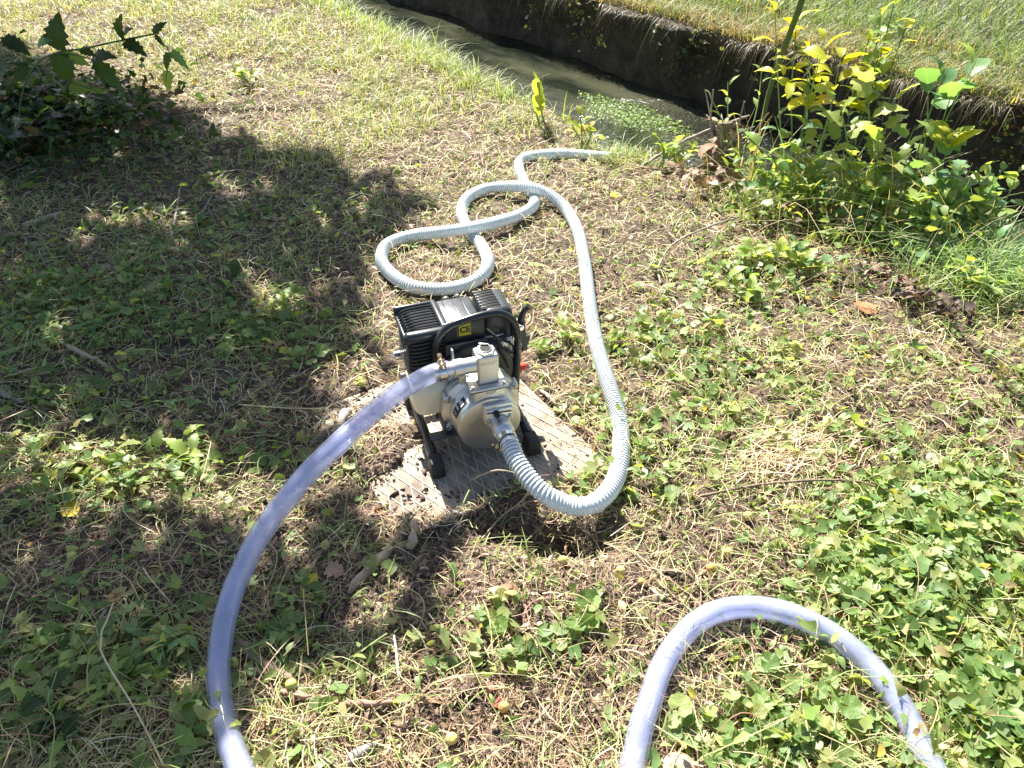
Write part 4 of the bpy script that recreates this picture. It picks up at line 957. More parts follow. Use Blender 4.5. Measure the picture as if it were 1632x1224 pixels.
for (pxy, lab) in [((20, 190), 'nettle clump at the left edge with deep shade put into its leaf colour'), ((75, 205), 'nettle clump in shade-darkened greens under the arching stems at upper left'), ((145, 215), 'weed clump in shade-darkened greens right of the upper left nettles'), ((30, 260), 'weed clump in shade-darkened greens at the left edge below the nettles')]:
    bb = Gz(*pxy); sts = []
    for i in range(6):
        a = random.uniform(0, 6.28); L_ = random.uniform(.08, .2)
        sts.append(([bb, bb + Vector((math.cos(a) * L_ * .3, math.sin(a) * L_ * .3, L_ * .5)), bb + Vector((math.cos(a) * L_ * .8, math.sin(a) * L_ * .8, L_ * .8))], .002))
    plant('nettle', lab, 'nettle', bb, sts, 'nettle', .075, DK_SHADE + [(.10, .17, .05)], 36, start=.2, group=None)
# dead stump and dead leaves at the bank
def bank_base(px, py):
    x, y = G0(px, py, -.01); sN = canal_sn(x, y); lim = float(np.interp(sN[0], ES, EN)) - .03
    if sN[1] > lim: dn = lim - sN[1]; x += CN[0] * dn; y += CN[1] * dn
    return Vector((x, y, float(H(x, y))))
b = bank_base(1200, 262); t = thing('dead_stump', 'dead brown stump wrapped in shrivelled leaves at the bank below the leaning stalk', 'stump', b)
tube('trunk', [(0, 0, -.05), (.01, 0, .08), (.0, .02, .20)], [.045, .034, .026], M['bark'], t, n=10)
for i in range(7):
    a = random.uniform(0, 6.28); tube('broken_twig', [(0, 0, .1), (math.cos(a) * .05, math.sin(a) * .05, .18), (math.cos(a) * random.uniform(.06, .16), math.sin(a) * random.uniform(.05, .12), random.uniform(.16, .30))], [.005, .002], M['grey_wood'], t, n=6)
BRN = [(.20, .12, .07), (.26, .17, .11), (.13, .08, .05), (.30, .21, .15)]
for i in range(46):
    a = random.uniform(0, 6.28); z = random.uniform(.03, .21); d = (math.cos(a), math.sin(a), random.uniform(-1.2, .3))
    leaf_part(t, random.choice(leaf_meshes('oblong')), Vector((math.cos(a) * .03, math.sin(a) * .03, z)), d, (math.cos(a), math.sin(a), .5), random.uniform(.03, .07), random.uniform(.8, 1.6), jit(random.choice(BRN), .2))
def dead_heap(label, pts, n, cols, hgt=.04, size=(.015, .036)):
    bb = Gz(*pts[0]); t = thing('dead_leaf_heap', label, 'dead leaves', bb)
    for i in range(n):
        k = random.randrange(len(pts) - 1); f = random.random()
        px = pts[k][0] + (pts[k + 1][0] - pts[k][0]) * f + random.gauss(0, 9); py = pts[k][1] + (pts[k + 1][1] - pts[k][1]) * f + random.gauss(0, 7)
        p = Gz(px, py, random.uniform(.002, hgt)) - bb; a = random.uniform(0, 6.28)
        leaf_part(t, random.choice(leaf_meshes('lobed' if i % 2 else 'oblong')), p, (math.cos(a), math.sin(a), random.uniform(-.5, .6)), (random.uniform(-1, 1), random.uniform(-1, 1), .8), random.uniform(*size), random.uniform(.7, 1.6), jit(random.choice(cols), .25))
    return t
DB = [(.10, .065, .05), (.16, .10, .075), (.07, .05, .04), (.20, .14, .11)]
dead_heap('long heap of dark brown dead leaves on the ground right of centre below the thicket', [(1350, 410), (1420, 440), (1475, 475), (1545, 500)], 150, DB, .06)
dead_heap('dark rotten leaves under the bank thicket, nearest the grass', [(1240, 320), (1275, 345), (1320, 330), (1370, 385)], 60, DB, .07)
dead_heap('curled brown leaves by the twigs at the bank left of the thicket', [(1085, 262), (1115, 280), (1165, 284), (1200, 300)], 70, BRN, .09, (.022, .05))
# single leaves lying about
for (px, py, kind, s, c, lab, nm) in [(1382, 500, 'lobed', .065, (.34, .17, .08), 'large curled red brown dead leaf in front of the dark leaf heap', 'dead_leaf'), (122, 820, 'ovate', .045, (.50, .36, .04), 'yellow fallen leaf in the left sun fleck', 'fallen_leaf'),
        (520, 905, 'lobed', .036, (.40, .25, .17), 'pinkish brown dead leaf at the shade edge below the slab', 'dead_leaf'), (795, 935, 'oblong', .035, (.36, .19, .11), 'small orange brown leaf on bare soil below the hose bend', 'dead_leaf'), (785, 1115, 'ovate', .022, (.32, .11, .07), 'small dark red leaf beside the orange plum', 'dead_leaf'),
        (490, 935, 'ovate', .03, (.55, .52, .05), 'bright yellow green leaf at the shade edge', 'fallen_leaf'), (785, 1090, 'ovate', .018, (.32, .13, .08), 'reddish leaf on bare soil above the orange plum', 'dead_leaf')]:
    p = Gz(px, py, .010); a = random.uniform(0, 6.28)
    o = leaf_part(None, leaf_meshes(kind)[0], p, (math.cos(a), math.sin(a), .15), (.1, -.3, 1), s, 1.3, c, nm); tag(o, lab, 'leaf')

# leaning stalk, twigs, sticks
def stick(label, pts, r, mat, name='stick', cat='stick', n=8, knob=True, step=.012):
    P = [Gz(a, b_, l) if not isinstance(l, tuple) else GY(a, b_, l[0]) for (a, b_, l) in pts]; base = P[0]
    t = catmull([tuple(p - base) for p in P], step); m = len(t); rr = np.interp(np.linspace(0, 1, m), np.linspace(0, 1, 2 if np.isscalar(r) else len(r)), (r, r * .75) if np.isscalar(r) else r)
    rr = rr * (1 + .12 * np.sin(np.arange(m) * 1.7 + len(label))); rr[0] *= .7; rr[-1] *= .6
    t = t + (np.random.RandomState(len(label)).rand(m, 3) - .5) * rr[:, None] * .5
    V, F = tube_arrays(t, rr, n); o = pyd(name, V, F, mat); o.location = base; return tag(o, label, cat)
P_ = [GY(1212, 205, 2.60), GY(1228, 140, 2.52), GY(1254, 66, 2.46), GY(1278, 0, 2.40), GY(1296, -60, 2.35), GY(1330, -190, 2.22), GY(1375, -360, 2.05)]
t = catmull([tuple(p - P_[0]) for p in P_], .03); V, F = tube_arrays(t, np.interp(np.linspace(0, 1, len(t)), [0, .5, 1], [.0075, .0100, .004]), 10)
o = pyd('green_stalk', V, F, M['dark_stem']); o.location = P_[0]; tag(o, 'thick dark green stalk leaning out of the thicket past the top edge', 'stalk')
BK, PW, GW = M['bark'], M['pale_wood'], M['grey_wood']
stick('long thin curved brown twig lying on the ivy right of the pump', [(1110, 792, .008), (1200, 774, .02), (1290, 766, .028), (1370, 768, .026), (1425, 789, .016), (1445, 800, .008)], .0028, BK, 'twig', 'twig')
stick('short forked end of wood beside the tip of the long curved twig', [(1425, 789, .014), (1440, 778, .02), (1448, 768, .028)], .0022, PW, 'twig', 'twig')
stick('thin root arching over the mown grass right of the white hose', [(1053, 452, .004), (1050, 425, .012), (1074, 388, .03), (1130, 362, .04), (1180, 346, .03), (1225, 338, .01)], .0030, GW, 'root', 'root')
stick('pale broken stick in the shade at the left edge', [(36, 360, .010), (66, 350, .012), (100, 338, .010)], .0085, PW)
stick('pale peeled stick in the shade pointing at the soil clumps on the left', [(106, 551, .02), (140, 567, .014), (172, 584, .008)], .0065, PW)
stick('grey stick at the left edge above the sun fleck', [(-10, 622, .01), (18, 632, .01), (38, 642, .008)], .007, GW)
stick('short stump of light brown wood upright in the soil below the slab', [(652, 870, .0), (656, 848, .02), (663, 825, .035)], .0085, PW)
stick('long pale rotten branch half buried below the slab', [(555, 945, .0), (585, 912, .006), (625, 872, .006)], (.006, .010, .008), PW)
stick('reddish brown stick lying at the bottom beside the clear hose', [(446, 1102, .010), (500, 1112, .010), (560, 1121, .010), (625, 1119, .008)], .0062, simple('reddish_bark', (.34, .20, .14), .8, var=.3, bump=.4))
stick('dark thick stick in shade just right of the clear hose', [(378, 1022, .012), (420, 1058, .012), (472, 1088, .006)], .0095, BK)
stick('thick grey twisted stick at the bottom edge', [(556, 1218, .006), (570, 1200, .010), (600, 1186, .008)], .0085, GW)
stick('short grey stick at the bottom edge left of the twisted one', [(520, 1182, .008), (530, 1205, .008), (536, 1228, .006)], .005, GW)
stick('brown forked twig on dry grass left above the hose loop', [(1062, 908, .006), (1098, 916, .012), (1124, 944, .006)], .0035, BK, 'twig', 'twig')
stick('curved thin twig left of the top of the hose loop', [(1048, 980, .006), (1046, 1010, .010), (1038, 1040, .006)], .003, BK, 'twig', 'twig')
stick('long bare branch slanting over the bank toward the stump', [(1022, 266, .01), (1070, 235, (2.62,)), (1130, 207, (2.60,)), (1195, 184, (2.56,))], .0055, GW, 'branch', 'branch')
stick('thin bare branch below the slanting one at the bank', [(1100, 272, .01), (1150, 250, (2.50,)), (1190, 225, (2.48,)), (1225, 180, (2.46,))], .0040, BK, 'branch', 'branch')
stick('thin dry twig between white hose and thicket', [(1005, 262, .012), (1060, 272, .015), (1120, 268, .015), (1180, 290, .01)], .0028, BK, 'twig', 'twig')
stick('bare forked twig in the shade left of the white hose loops', [(274, 374, .008), (281, 340, .016), (287, 300, .010)], .0035, GW, 'twig', 'twig')
stick('second bare twig crossing in the shade left of the white hose loops', [(276, 374, .008), (312, 352, .012), (338, 312, .010)], .0035, GW, 'twig', 'twig')
stick('thick green cut stem lying in the shade at left', [(-10, 572, .010), (60, 545, .012), (150, 512, .014), (215, 494, .012), (272, 495, .010)], .0058, M['green_stem'], 'cut_stem', 'stem')
stick('thin green side stem crossing the thick cut one', [(140, 512, .010), (190, 500, .012), (250, 505, .010)], .003, M['green_stem'], 'cut_stem', 'stem')
stick('dry vine arching over the pump shadow on the slab', [(743, 788, .0), (752, 766, .045), (795, 757, .07), (838, 760, .06), (862, 766, .055)], .0017, M['pale_wood'], 'vine', 'vine')
stick('second dry vine bent over the hole under the hose', [(833, 775, .03), (842, 785, .03), (822, 820, .02), (800, 838, .01), (765, 862, .006)], .0018, M['pale_wood'], 'vine', 'vine')
stick('long dry orange vine across the right corner of the slab', [(825, 632, .012), (870, 665, .02), (945, 690, .02), (938, 735, .015), (900, 775, .01)], .0016, simple('orange_vine', (.50, .27, .13), .6), 'vine', 'vine')
stick('dry vine bent at a node on the left of the slab', [(500, 690, .01), (522, 652, .03), (560, 625, .03), (600, 588, .02)], .0017, M['straw'], 'vine', 'vine')
stick('pale straight straw lying left of the slab corner', [(380, 645, .02), (450, 650, .03), (522, 652, .03)], .0015, M['straw'], 'vine', 'vine')
stick('shiny white straw standing on the bare soil at bottom centre', [(628, 1012, .02), (633, 1050, .008), (636, 1088, .004)], .0022, M['white_straw'], 'straw', 'straw')
stick('pale split straw leaning on the lower edge of the slab', [(700, 800, .012), (715, 812, .008), (738, 832, .002)], .0022, M['white_straw'], 'straw', 'straw')
stick('grey bark piece on the left end of the slab', [(532, 690, .012), (545, 668, .016), (562, 648, .014)], (.006, .011, .006), GW, 'bark_piece', 'bark')
stick('dark bark piece under the clear hose left of the slab', [(495, 712, .004), (515, 694, .010), (530, 678, .010)], (.006, .012, .007), BK, 'bark_piece', 'bark')
stick('grey stick poking from the soil beside the right rear of the slab', [(862, 622, .004), (875, 632, .012), (886, 645, .008)], .0048, GW)
stick('dark dead stem standing on the bank in front of the thicket', [(1272, 372, .0), (1268, 335, .05), (1262, 300, .09)], .007, BK)
# dried flower on its long stalk
base = Gz(262, 1222, .02); f_pts = [base, G3(215, 1130, .06), G3(160, 1035, .10), G3(172, 985, .12), G3(184, 952, .135)]
t = thing('dried_flower', 'dry brown flower head on a long bent stalk at lower left', 'flower', base)
C = catmull([tuple(p - base) for p in f_pts], .02); V, F = tube_arrays(C, .0013, 6); pyd('stalk', V, F, M['straw'], t)
tip = f_pts[-1] - base; lathe('flower_head', [(-.006, .002), (-.003, .007), (.001, .0085), (.003, .006)], 'z', tuple(tip), simple('dry_head', (.34, .22, .11), .8, var=.4, scale=300), t, n=14)
for i in range(34):
    a = random.uniform(0, 6.28); e = random.uniform(-.2, 1.2); d = Vector((math.cos(a) * math.cos(e), math.sin(a) * math.cos(e), math.sin(e)))
    leaf_part(t, leaf_meshes('lance')[0], tip, d, (-d.y, d.x, .3), random.uniform(.010, .014), .8, jit((.42, .28, .14)), 'bract')

# fallen plums
def plum_mesh(seed):
    bm = bmesh.new(); bmesh.ops.create_uvsphere(bm, u_segments=14, v_segments=10, radius=1)
    r_ = random.Random(seed)
    for v in bm.verts:
        v.co.z *= .96; 
        if v.co.z > .8: v.co.z -= (v.co.z - .8) * .9
        a = math.atan2(v.co.y, v.co.x)
        k = 1 - .05 * math.exp(-(a / .25) ** 2); v.co.x *= k * r_.uniform(.99, 1.01); v.co.y *= k
    me = bpy.data.meshes.new('plum'); bm.to_mesh(me); bm.free(); me.polygons.foreach_set('use_smooth', [True] * len(me.polygons)); return me
plums = [(577, 623, 'g', 'lower of the two green plums touching at the top left edge of the slab'), (577, 611, 'g', 'upper of the two green plums touching at the top left edge of the slab'), (918, 653, 'g', 'green plum on straw right of the slab'), (173, 735, 'g', 'green plum in the left sun fleck above the yellow leaf'),
  (115, 887, 'g', 'green plum in shade below the yellow leaf on the left'), (464, 1091, 'g', 'green plum resting by the reddish stick'), (58, 1082, 'g', 'half hidden green plum near the bottom left corner'), (803, 1127, 'o', 'orange plum beside the dark red leaf at bottom centre'),
  (720, 1177, 'y', 'yellow plum alone on bare soil at the bottom'), (1192, 822, 'y', 'bright yellow plum below the long curved twig'), (1160, 880, 'y', 'yellow plum between the curved twig and the hose loop'), (1133, 905, 'o', 'orange striped plum above the left shoulder of the hose loop'),
  (1247, 869, 'y', 'pale yellow plum at the left edge of the ivy mat'), (1021, 727, 'g', 'green plum just right of the hose bend'), (1184, 729, 'y', 'small yellow plum near the bleached straw patch'), (1358, 598, 'y', 'pale plum among the dry grass at upper right middle'),
  (1261, 587, 'y', 'small yellow plum left of the pale one in the dry grass'), (1254, 803, 'y', 'tiny yellow plum touching the ivy below the long twig'), (989, 909, 'y', 'yellow plum on soil right below the hole'), (1022, 927, 'o', 'small orange plum right of the one below the hole'),
  (897, 893, 'g', 'olive plum sitting in the hole under the hose'), (372, 1055, 'g', 'green plum hidden against the clear hose in shade'), (1403, 895, 'y', 'yellow plum in a gap of the ivy mat'), (1170, 588, 'y', 'yellow plum in mown stubble at right middle')]
pm = {k: plum_mesh(i) for i, k in enumerate('gyo')}
pm['g'].materials.append(M['plum_green']); pm['y'].materials.append(M['plum_yellow']); pm['o'].materials.append(M['plum_orange'])
for i, (px, py, k, lab) in enumerate(plums):
    r = random.uniform(.0076, .0090) * (.85 if 'small' in lab or 'tiny' in lab else 1)
    o = bpy.data.objects.new('plum', pm[k]); col.objects.link(o); o.location = Gz(px, py, r * .85 + .005); o.scale = (r, r, r); o.rotation_euler = (random.uniform(-2, 2), random.uniform(-2, 2), random.uniform(0, 6))
    tag(o, lab, 'plum', 'plums fallen on the ground')
bm = bmesh.new(); bmesh.ops.create_icosphere(bm, subdivisions=3, radius=.023)
for v in bm.verts: v.co *= 1 + .12 * math.sin(v.co.x * 90) * math.cos(v.co.y * 70); v.co.z *= .6
o = from_bm('stone', bm, simple('tan_stone', (.40, .29, .20), .7, var=.2, bump=.3)); o.location = Gz(1080, 1226, .008); tag(o, 'rounded tan stone at the bottom edge inside the hose loop', 'stone')

# ------------------------------------------------------------------ ground cover that nobody could count
mA = lambda px, py: in_poly(px, py, SH_A)
def d_base(px, py): return np.ones_like(px)
def soilness(px, py):
    return np.clip(np.maximum.reduce([blob(px, py, 740, 950, 350, 150), blob(px, py, 760, 1150, 330, 130), .8 * blob(px, py, 520, 600, 120, 70), .6 * blob(px, py, 600, 820, 160, 80), .55 * blob(px, py, 300, 930, 260, 90), .5 * blob(px, py, 200, 600, 160, 40), .6 * blob(px, py, 900, 860, 150, 60), .55 * blob(px, py, 1120, 870, 110, 70), .5 * blob(px, py, 1430, 470, 160, 60), .45 * blob(px, py, 1440, 660, 200, 60)]), 0, 1)
def grassiness(px, py):
    return np.clip(np.maximum.reduce([blob(px, py, 300, 30, 420, 110), blob(px, py, 640, 130, 220, 120), .8 * blob(px, py, 860, 230, 200, 60), 1.1 * blob(px, py, 1580, 440, 120, 70), .55 * blob(px, py, 560, 220, 260, 110), .4 * blob(px, py, 180, 420, 400, 140), .5 * blob(px, py, 1100, 300, 120, 50)]) + .06, 0, 1)
def ivyness(px, py):
    return np.clip(np.maximum.reduce([blob(px, py, 1520, 930, 210, 170), blob(px, py, 1590, 1150, 150, 140), .5 * blob(px, py, 1400, 1010, 150, 90), .42 * blob(px, py, 1250, 1170, 130, 60), .6 * blob(px, py, 1230, 440, 160, 60), .42 * blob(px, py, 1080, 560, 160, 110), .45 * blob(px, py, 1240, 620, 260, 130), .62 * blob(px, py, 400, 530, 170, 60), .5 * blob(px, py, 330, 340, 260, 90), .4 * blob(px, py, 130, 640, 160, 50),
        .62 * blob(px, py, 120, 470, 240, 110), .42 * blob(px, py, 200, 760, 260, 80), .28 * blob(px, py, 200, 1060, 300, 160), .3 * blob(px, py, 450, 1000, 90, 80), .2 * blob(px, py, 830, 1010, 160, 70), .35 * blob(px, py, 1000, 700, 100, 120), .3 * blob(px, py, 1560, 620, 160, 90)]) + .07, 0, 1)
# clods and crumbs of soil
sc = Scatter(); ico = bmesh.new(); bmesh.ops.create_icosphere(ico, subdivisions=1, radius=1); Tv = np.array([v.co[:] for v in ico.verts]); Tf = np.array([[v.index for v in f.verts] + [f.verts[-1].index] for f in ico.faces]); ico.free()
P = ground_points(15000, lambda px, py, x, y: .12 + .88 * soilness(px, py), yr=(.3, 3.0), p=1.5, slabk=1.2); n = len(P); on_ = (lambda q: (q[0] > 0) & (q[0] < PL1) & (q[1] > 0) & (q[1] < PL2))(plate_q(P[:, 0], P[:, 1])); P[on_, 2] = np.maximum(P[on_, 2], .0005)
for v in range(5):
    k = rng.integers(0, 5, n) == v; m = k.sum(); T_ = Tv * rng.uniform(.35, 1.35, (len(Tv), 1)); s_ = np.clip(rng.lognormal(-5.95, .6, m), .001, .012)
    sc.add(place(T_, rotmat(rng.uniform(0, 6.3, m), rng.uniform(-1, 1, m), rng.uniform(-1, 1, m)), np.stack([s_ * rng.uniform(.8, 1.5, m), s_ * .8, s_ * .6], 1), P[k]), Tf, pick([(.12, .084, .066), (.17, .12, .094), (.08, .056, .045), (.22, .16, .126)], m, .2))
n = 2600; bx = np.r_[rng.normal(575, 32, 1700), rng.normal(700, 55, 900)]; by = np.r_[rng.normal(700, 30, 1700), rng.normal(832, 8, 900)]; x, y = G0(bx, by); z = np.maximum(H(x, y), .0005)
s_ = np.clip(rng.lognormal(-5.9, .5, n), .001, .008)
sc.add(place(Tv * rng.uniform(.4, 1.3, (len(Tv), 1)), rotmat(rng.uniform(0, 6.3, n), rng.uniform(-1, 1, n), rng.uniform(-1, 1, n)), np.stack([s_ * 1.2, s_ * .8, s_ * .7], 1), np.stack([x, y, z], 1)), Tf, pick([(.13, .094, .076), (.18, .133, .105), (.22, .17, .13)], n, .25))
sc.build('soil_crumbs', M['clod'], 'loose crumbs and clods of brown soil around the slab', 'soil')
# pebbles
sc = Scatter(); P = ground_points(110, lambda px, py, x, y: .1 + soilness(px, py), yr=(.3, 2.6)); n = len(P); s_ = rng.uniform(.003, .008, n)
sc.add(place(Tv * rng.uniform(.85, 1.1, (len(Tv), 1)), rotmat(rng.uniform(0, 6.3, n), rng.uniform(-.5, .5, n), rng.uniform(-.5, .5, n)), np.stack([s_, s_ * .85, s_ * .6], 1), P + np.array((0, 0, .002))), Tf, pick([(.36, .31, .27), (.28, .22, .19), (.42, .36, .30)], n, .2))
sc.build('pebbles', M['clod'], 'small pebbles strewn on the bare soil', 'pebbles', smooth=True)
# dry straw and mown stems
ST = [(.52, .41, .25), (.60, .50, .33), (.44, .32, .20), (.38, .26, .17), (.45, .42, .19), (.66, .57, .42)]
SB = [(.30, .20, .13), (.38, .25, .15), (.24, .17, .11), (.48, .33, .20), (.52, .43, .27)]
SG = [(.30, .36, .12), (.40, .42, .17), (.24, .32, .10), (.45, .45, .22)]
def straw(n, dens, Lr, Wr, cols, zup=.018, p=1.3, yr=(.3, 5.4), pit=.32, nseg=4, bend=.18):
    P = ground_points(n, dens, yr=yr, p=p); n = len(P); far = 1 + .25 * np.clip(P[:, 1] - 1.5, 0, 3)
    L_ = rng.uniform(*Lr, n) * (1 + .1 * (far - 1)); W_ = rng.uniform(*Wr, n) * far
    P = P + np.stack([np.zeros(n), np.zeros(n), rng.uniform(.001, zup, n)], 1)
    strips(sc, P, L_, W_, rng.uniform(0, 6.3, n), rng.normal(0, pit, n), pick(cols, n, .22), nseg, bend)
sc = Scatter()
straw(27000, lambda px, py, x, y: .95 - .90 * soilness(px, py) - .35 * ivyness(px, py), (.012, .055), (.0007, .0018), ST[2:5] + SB + ST, nseg=3, p=1.0)
straw(16000, lambda px, py, x, y: .5 + .1 * soilness(px, py), (.012, .045), (.0006, .0014), SB, nseg=3, zup=.008)
straw(4000, lambda px, py, x, y: .95 - .88 * soilness(px, py), (.04, .12), (.0009, .0017), ST + SB[:2] + SG[:1], nseg=5, bend=.25, zup=.02, p=1.0)
straw(31000, lambda px, py, x, y: np.clip(.95 - .6 * soilness(px, py) - .3 * ivyness(px, py), 0, 1) * np.clip((fbm(x * 5, y * 5, 35, 2) - .15) * 3, .2, 1), (.02, .07), (.0013, .0026), ST + SB, nseg=3, p=-.2, yr=(1.2, 7.2))
straw(16000, lambda px, py, x, y: .2 + .8 * soilness(px, py), (.010, .05), (.0006, .0013), [(.19, .13, .09), (.25, .17, .115), (.15, .105, .075), (.32, .225, .15), (.40, .30, .19)], nseg=3, p=1.3, yr=(.3, 2.4), zup=.008)
for (mx_, my_, sx_, sy_, m_) in ((582, 695, 40, 26, 420), (690, 832, 60, 8, 160), (545, 690, 20, 20, 160), (930, 700, 26, 18, 70)):
    bx, by = rng.normal(mx_, sx_, m_), rng.normal(my_, sy_, m_); x, y = G0(bx, by); strips(sc, np.stack([x, y, np.maximum(H(x, y), .0) + rng.uniform(.001, .010, m_)], 1), rng.uniform(.012, .05, m_), rng.uniform(.0008, .002, m_), rng.uniform(0, 6.3, m_), rng.normal(0, .2, m_), pick(SB + ST[:3], m_, .2), 3, .2)
# the bleached straw patch
n = 330; bx = rng.normal(1275, 58, n); by = rng.normal(722, 26, n) - (bx - 1275) * .12; x, y = G0(bx, by); P = np.stack([x, y, H(x, y) + rng.uniform(.002, .02, n)], 1)
strips(sc, P, rng.uniform(.05, .11, n), rng.uniform(.0012, .0024, n), rng.normal(.45, .6, n), rng.normal(0, .15, n), pick([(.56, .42, .28), (.62, .50, .34), (.46, .33, .22)], n, .15), 4, .15)
sc.build('dry_grass', M['litter'], 'mown dry straw and stalks scattered all over the ground', 'dry grass')
sc = Scatter()
straw(22000, lambda px, py, x, y: (.9 - .85 * soilness(px, py)) * np.clip((fbm(x * 4, y * 4, 37, 2) - .2) * 3, .15, 1), (.012, .060), (.0009, .0022), SG, nseg=3, p=.5)
straw(1000, lambda px, py, x, y: .9 - .75 * soilness(px, py), (.06, .14), (.0012, .0020), SG, nseg=6, bend=.28, zup=.03, p=1.0)
sc.build('cut_stems', M['litter'], 'green and yellowing cut stems mixed with the straw', 'cut stems')
# fragments: dry leaf bits and green clippings
sc = Scatter()
P = ground_points(15000, lambda px, py, x, y: .45 + .55 * soilness(px, py)); n = len(P)
leaves(sc, 'lance', P + np.array((0, 0, .003)), rng.uniform(.008, .022, n) * (1 + .2 * np.clip(P[:, 1] - 1.5, 0, 3)), pick(SB + [(.40, .32, .22), (.18, .13, .09)], n, .25), .6)
sc.build('leaf_litter', M['litter'], 'shredded dry leaf bits lying between the stalks', 'leaf litter')
sc = Scatter()
P = ground_points(14000, lambda px, py, x, y: (.80 - .74 * soilness(px, py)) * np.clip((fbm(x * 6, y * 6, 34, 2) - .3) * 4, .1, 1), p=1.0); n = len(P); far = (1 + .25 * np.clip(P[:, 1] - 1.5, 0, 3))
k = n // 2
leaves(sc, 'ovate', P[:k] + np.array((0, 0, .005)), rng.uniform(.007, .018, k) * far[:k], pick(GI + [(.30, .34, .12), (.36, .38, .18)], k, .25), .6)
leaves(sc, 'nettle', P[k:] + np.array((0, 0, .006)), rng.uniform(.007, .020, n - k) * far[k:], pick(GI + BR, n - k, .25), .6)
sc.build('leaf_clippings', M['leaf_mass'], 'small green leaf clippings among the straw', 'clippings')
# ground ivy mass
sc = Scatter()
P = ground_points(6200, lambda px, py, x, y: np.clip(ivyness(px, py) - .03, 0, 1) ** 1.7 * np.clip((fbm(x * 7, y * 7, 33, 2) - .34) * 5, .05, 1) * (1 - .75 * soilness(px, py)), p=1.2); n = len(P); hgt = rng.uniform(.004, .048, n) * (.35 + .65 * np.clip(ivyness(*to_px(P[:, 0], P[:, 1], 0)), 0, 1))
P2 = P.copy(); P2[:, 2] += hgt
leaves(sc, 'ivy', P2, rng.uniform(.011, .029, n) * (1 + .12 * np.clip(P[:, 1] - 1.5, 0, 3)), pick(GI + [(.12, .20, .06)], n, .22), .38)
for v in (0,):
    off = rng.normal(0, .012, (n, 2)); nseg = 2; pts = np.zeros((n, 6, 3))
    for i in range(3):
        f = i / 2; cx_ = P[:, 0] + off[:, 0] * (1 - f) ; cy_ = P[:, 1] + off[:, 1] * (1 - f); zz = P[:, 2] + hgt * f
        pts[:, 2 * i] = np.stack([cx_ - .0007, cy_, zz], 1); pts[:, 2 * i + 1] = np.stack([cx_ + .0007, cy_, zz], 1)
    sc.add(pts, np.array([(0, 1, 3, 2), (2, 3, 5, 4)]), pick([(.28, .36, .12)], n, .2))
P = ground_points(3000, lambda px, py, x, y: np.clip(ivyness(px, py) - .03, 0, 1) ** 1.4, p=1.2); m = len(P); P[:, 2] += rng.uniform(.004, .045, m); k = rng.random(m) < .5
leaves(sc, 'nettle', P[k], rng.uniform(.012, .03, k.sum()), pick(GI + BR, k.sum(), .25), .6); leaves(sc, 'ovate', P[~k], rng.uniform(.010, .026, (~k).sum()), pick(GI + [(.36, .34, .14), (.40, .32, .16)], (~k).sum(), .25), .6)
P = ground_points(900, lambda px, py, x, y: np.clip(ivyness(px, py), 0, 1), p=1.2); m = len(P); P[:, 2] += rng.uniform(.008, .04, m)
strips(sc, P, rng.uniform(.05, .15, m), rng.uniform(.0012, .002, m), rng.uniform(0, 6.3, m), rng.normal(0, .2, m), pick(SG + [(.40, .24, .16)], m, .2), 6, .3)
sc.build('ground_ivy_carpet', M['leaf_mass'], 'carpet of small ground ivy leaves spreading through the grass', 'ground ivy')
# grass blades
sc = Scatter(); GC = [(.22, .31, .09), (.29, .36, .13), (.18, .26, .08), (.38, .40, .20), (.48, .44, .27)]
P = ground_points(27000, lambda px, py, x, y: np.maximum(grassiness(px, py), .8 * (py < 0)) ** 1.2 * np.clip((fbm(x * 5, y * 5, 36, 3) - .36) * 4.5, .08, 1), p=.3, edge=.06, yr=(.3, 7.2)); n = len(P)
blades(sc, P, rng.gamma(3.2, .016, n) * (.6 + .5 * grassiness(*to_px(P[:, 0], P[:, 1], 0))), rng.uniform(.0013, .0030, n) * (1 + .12 * P[:, 1]), pick(GC, n, .25), lean=1.7)
# taller grass hanging along the water
n = 3400; s_ = rng.uniform(-3.2, 2.6, n); s_ = np.where(rng.random(n) < .45, rng.uniform(-2.6, .1, n), s_); nn_ = np.interp(s_, ES, EN) + rng.normal(-.09, .08, n)
thin = (s_ > .2) & (s_ < 1.3) & (rng.random(n) < .55); s_, nn_ = s_[~thin], nn_[~thin]; n = len(s_)
x = W0[0] + CD[0] * s_ + CN[0] * nn_; y = W0[1] + CD[1] * s_ + CN[1] * nn_
blades(sc, np.stack([x, y, H(x, y)], 1), rng.gamma(4, .0165, n), rng.uniform(.0018, .004, n), pick(GC[:4] + [(.34, .46, .22)], n, .2), lean=1.3, nseg=5)
n = 420; bx = rng.normal(985, 24, n); by = rng.normal(252, 8, n); x, y = G0(bx, by)
blades(sc, np.stack([x, y, H(x, y)], 1), rng.uniform(.02, .07, n), rng.uniform(.002, .004, n), pick(GC, n, .2), lean=1.4)
# green grass at right below the thicket
n = 2600; bx = rng.normal(1575, 60, n); by = rng.normal(415, 28, n); x, y = G0(bx, by); 
blades(sc, np.stack([x, y, H(x, y)], 1), rng.uniform(.05, .16, n), rng.uniform(.002, .004, n), pick([(.22, .36, .12), (.30, .42, .16), (.26, .36, .20)], n, .2), lean=1.5, nseg=5)
sc.build('grass', M['blade'], 'fresh green grass blades on the near bank', 'grass')
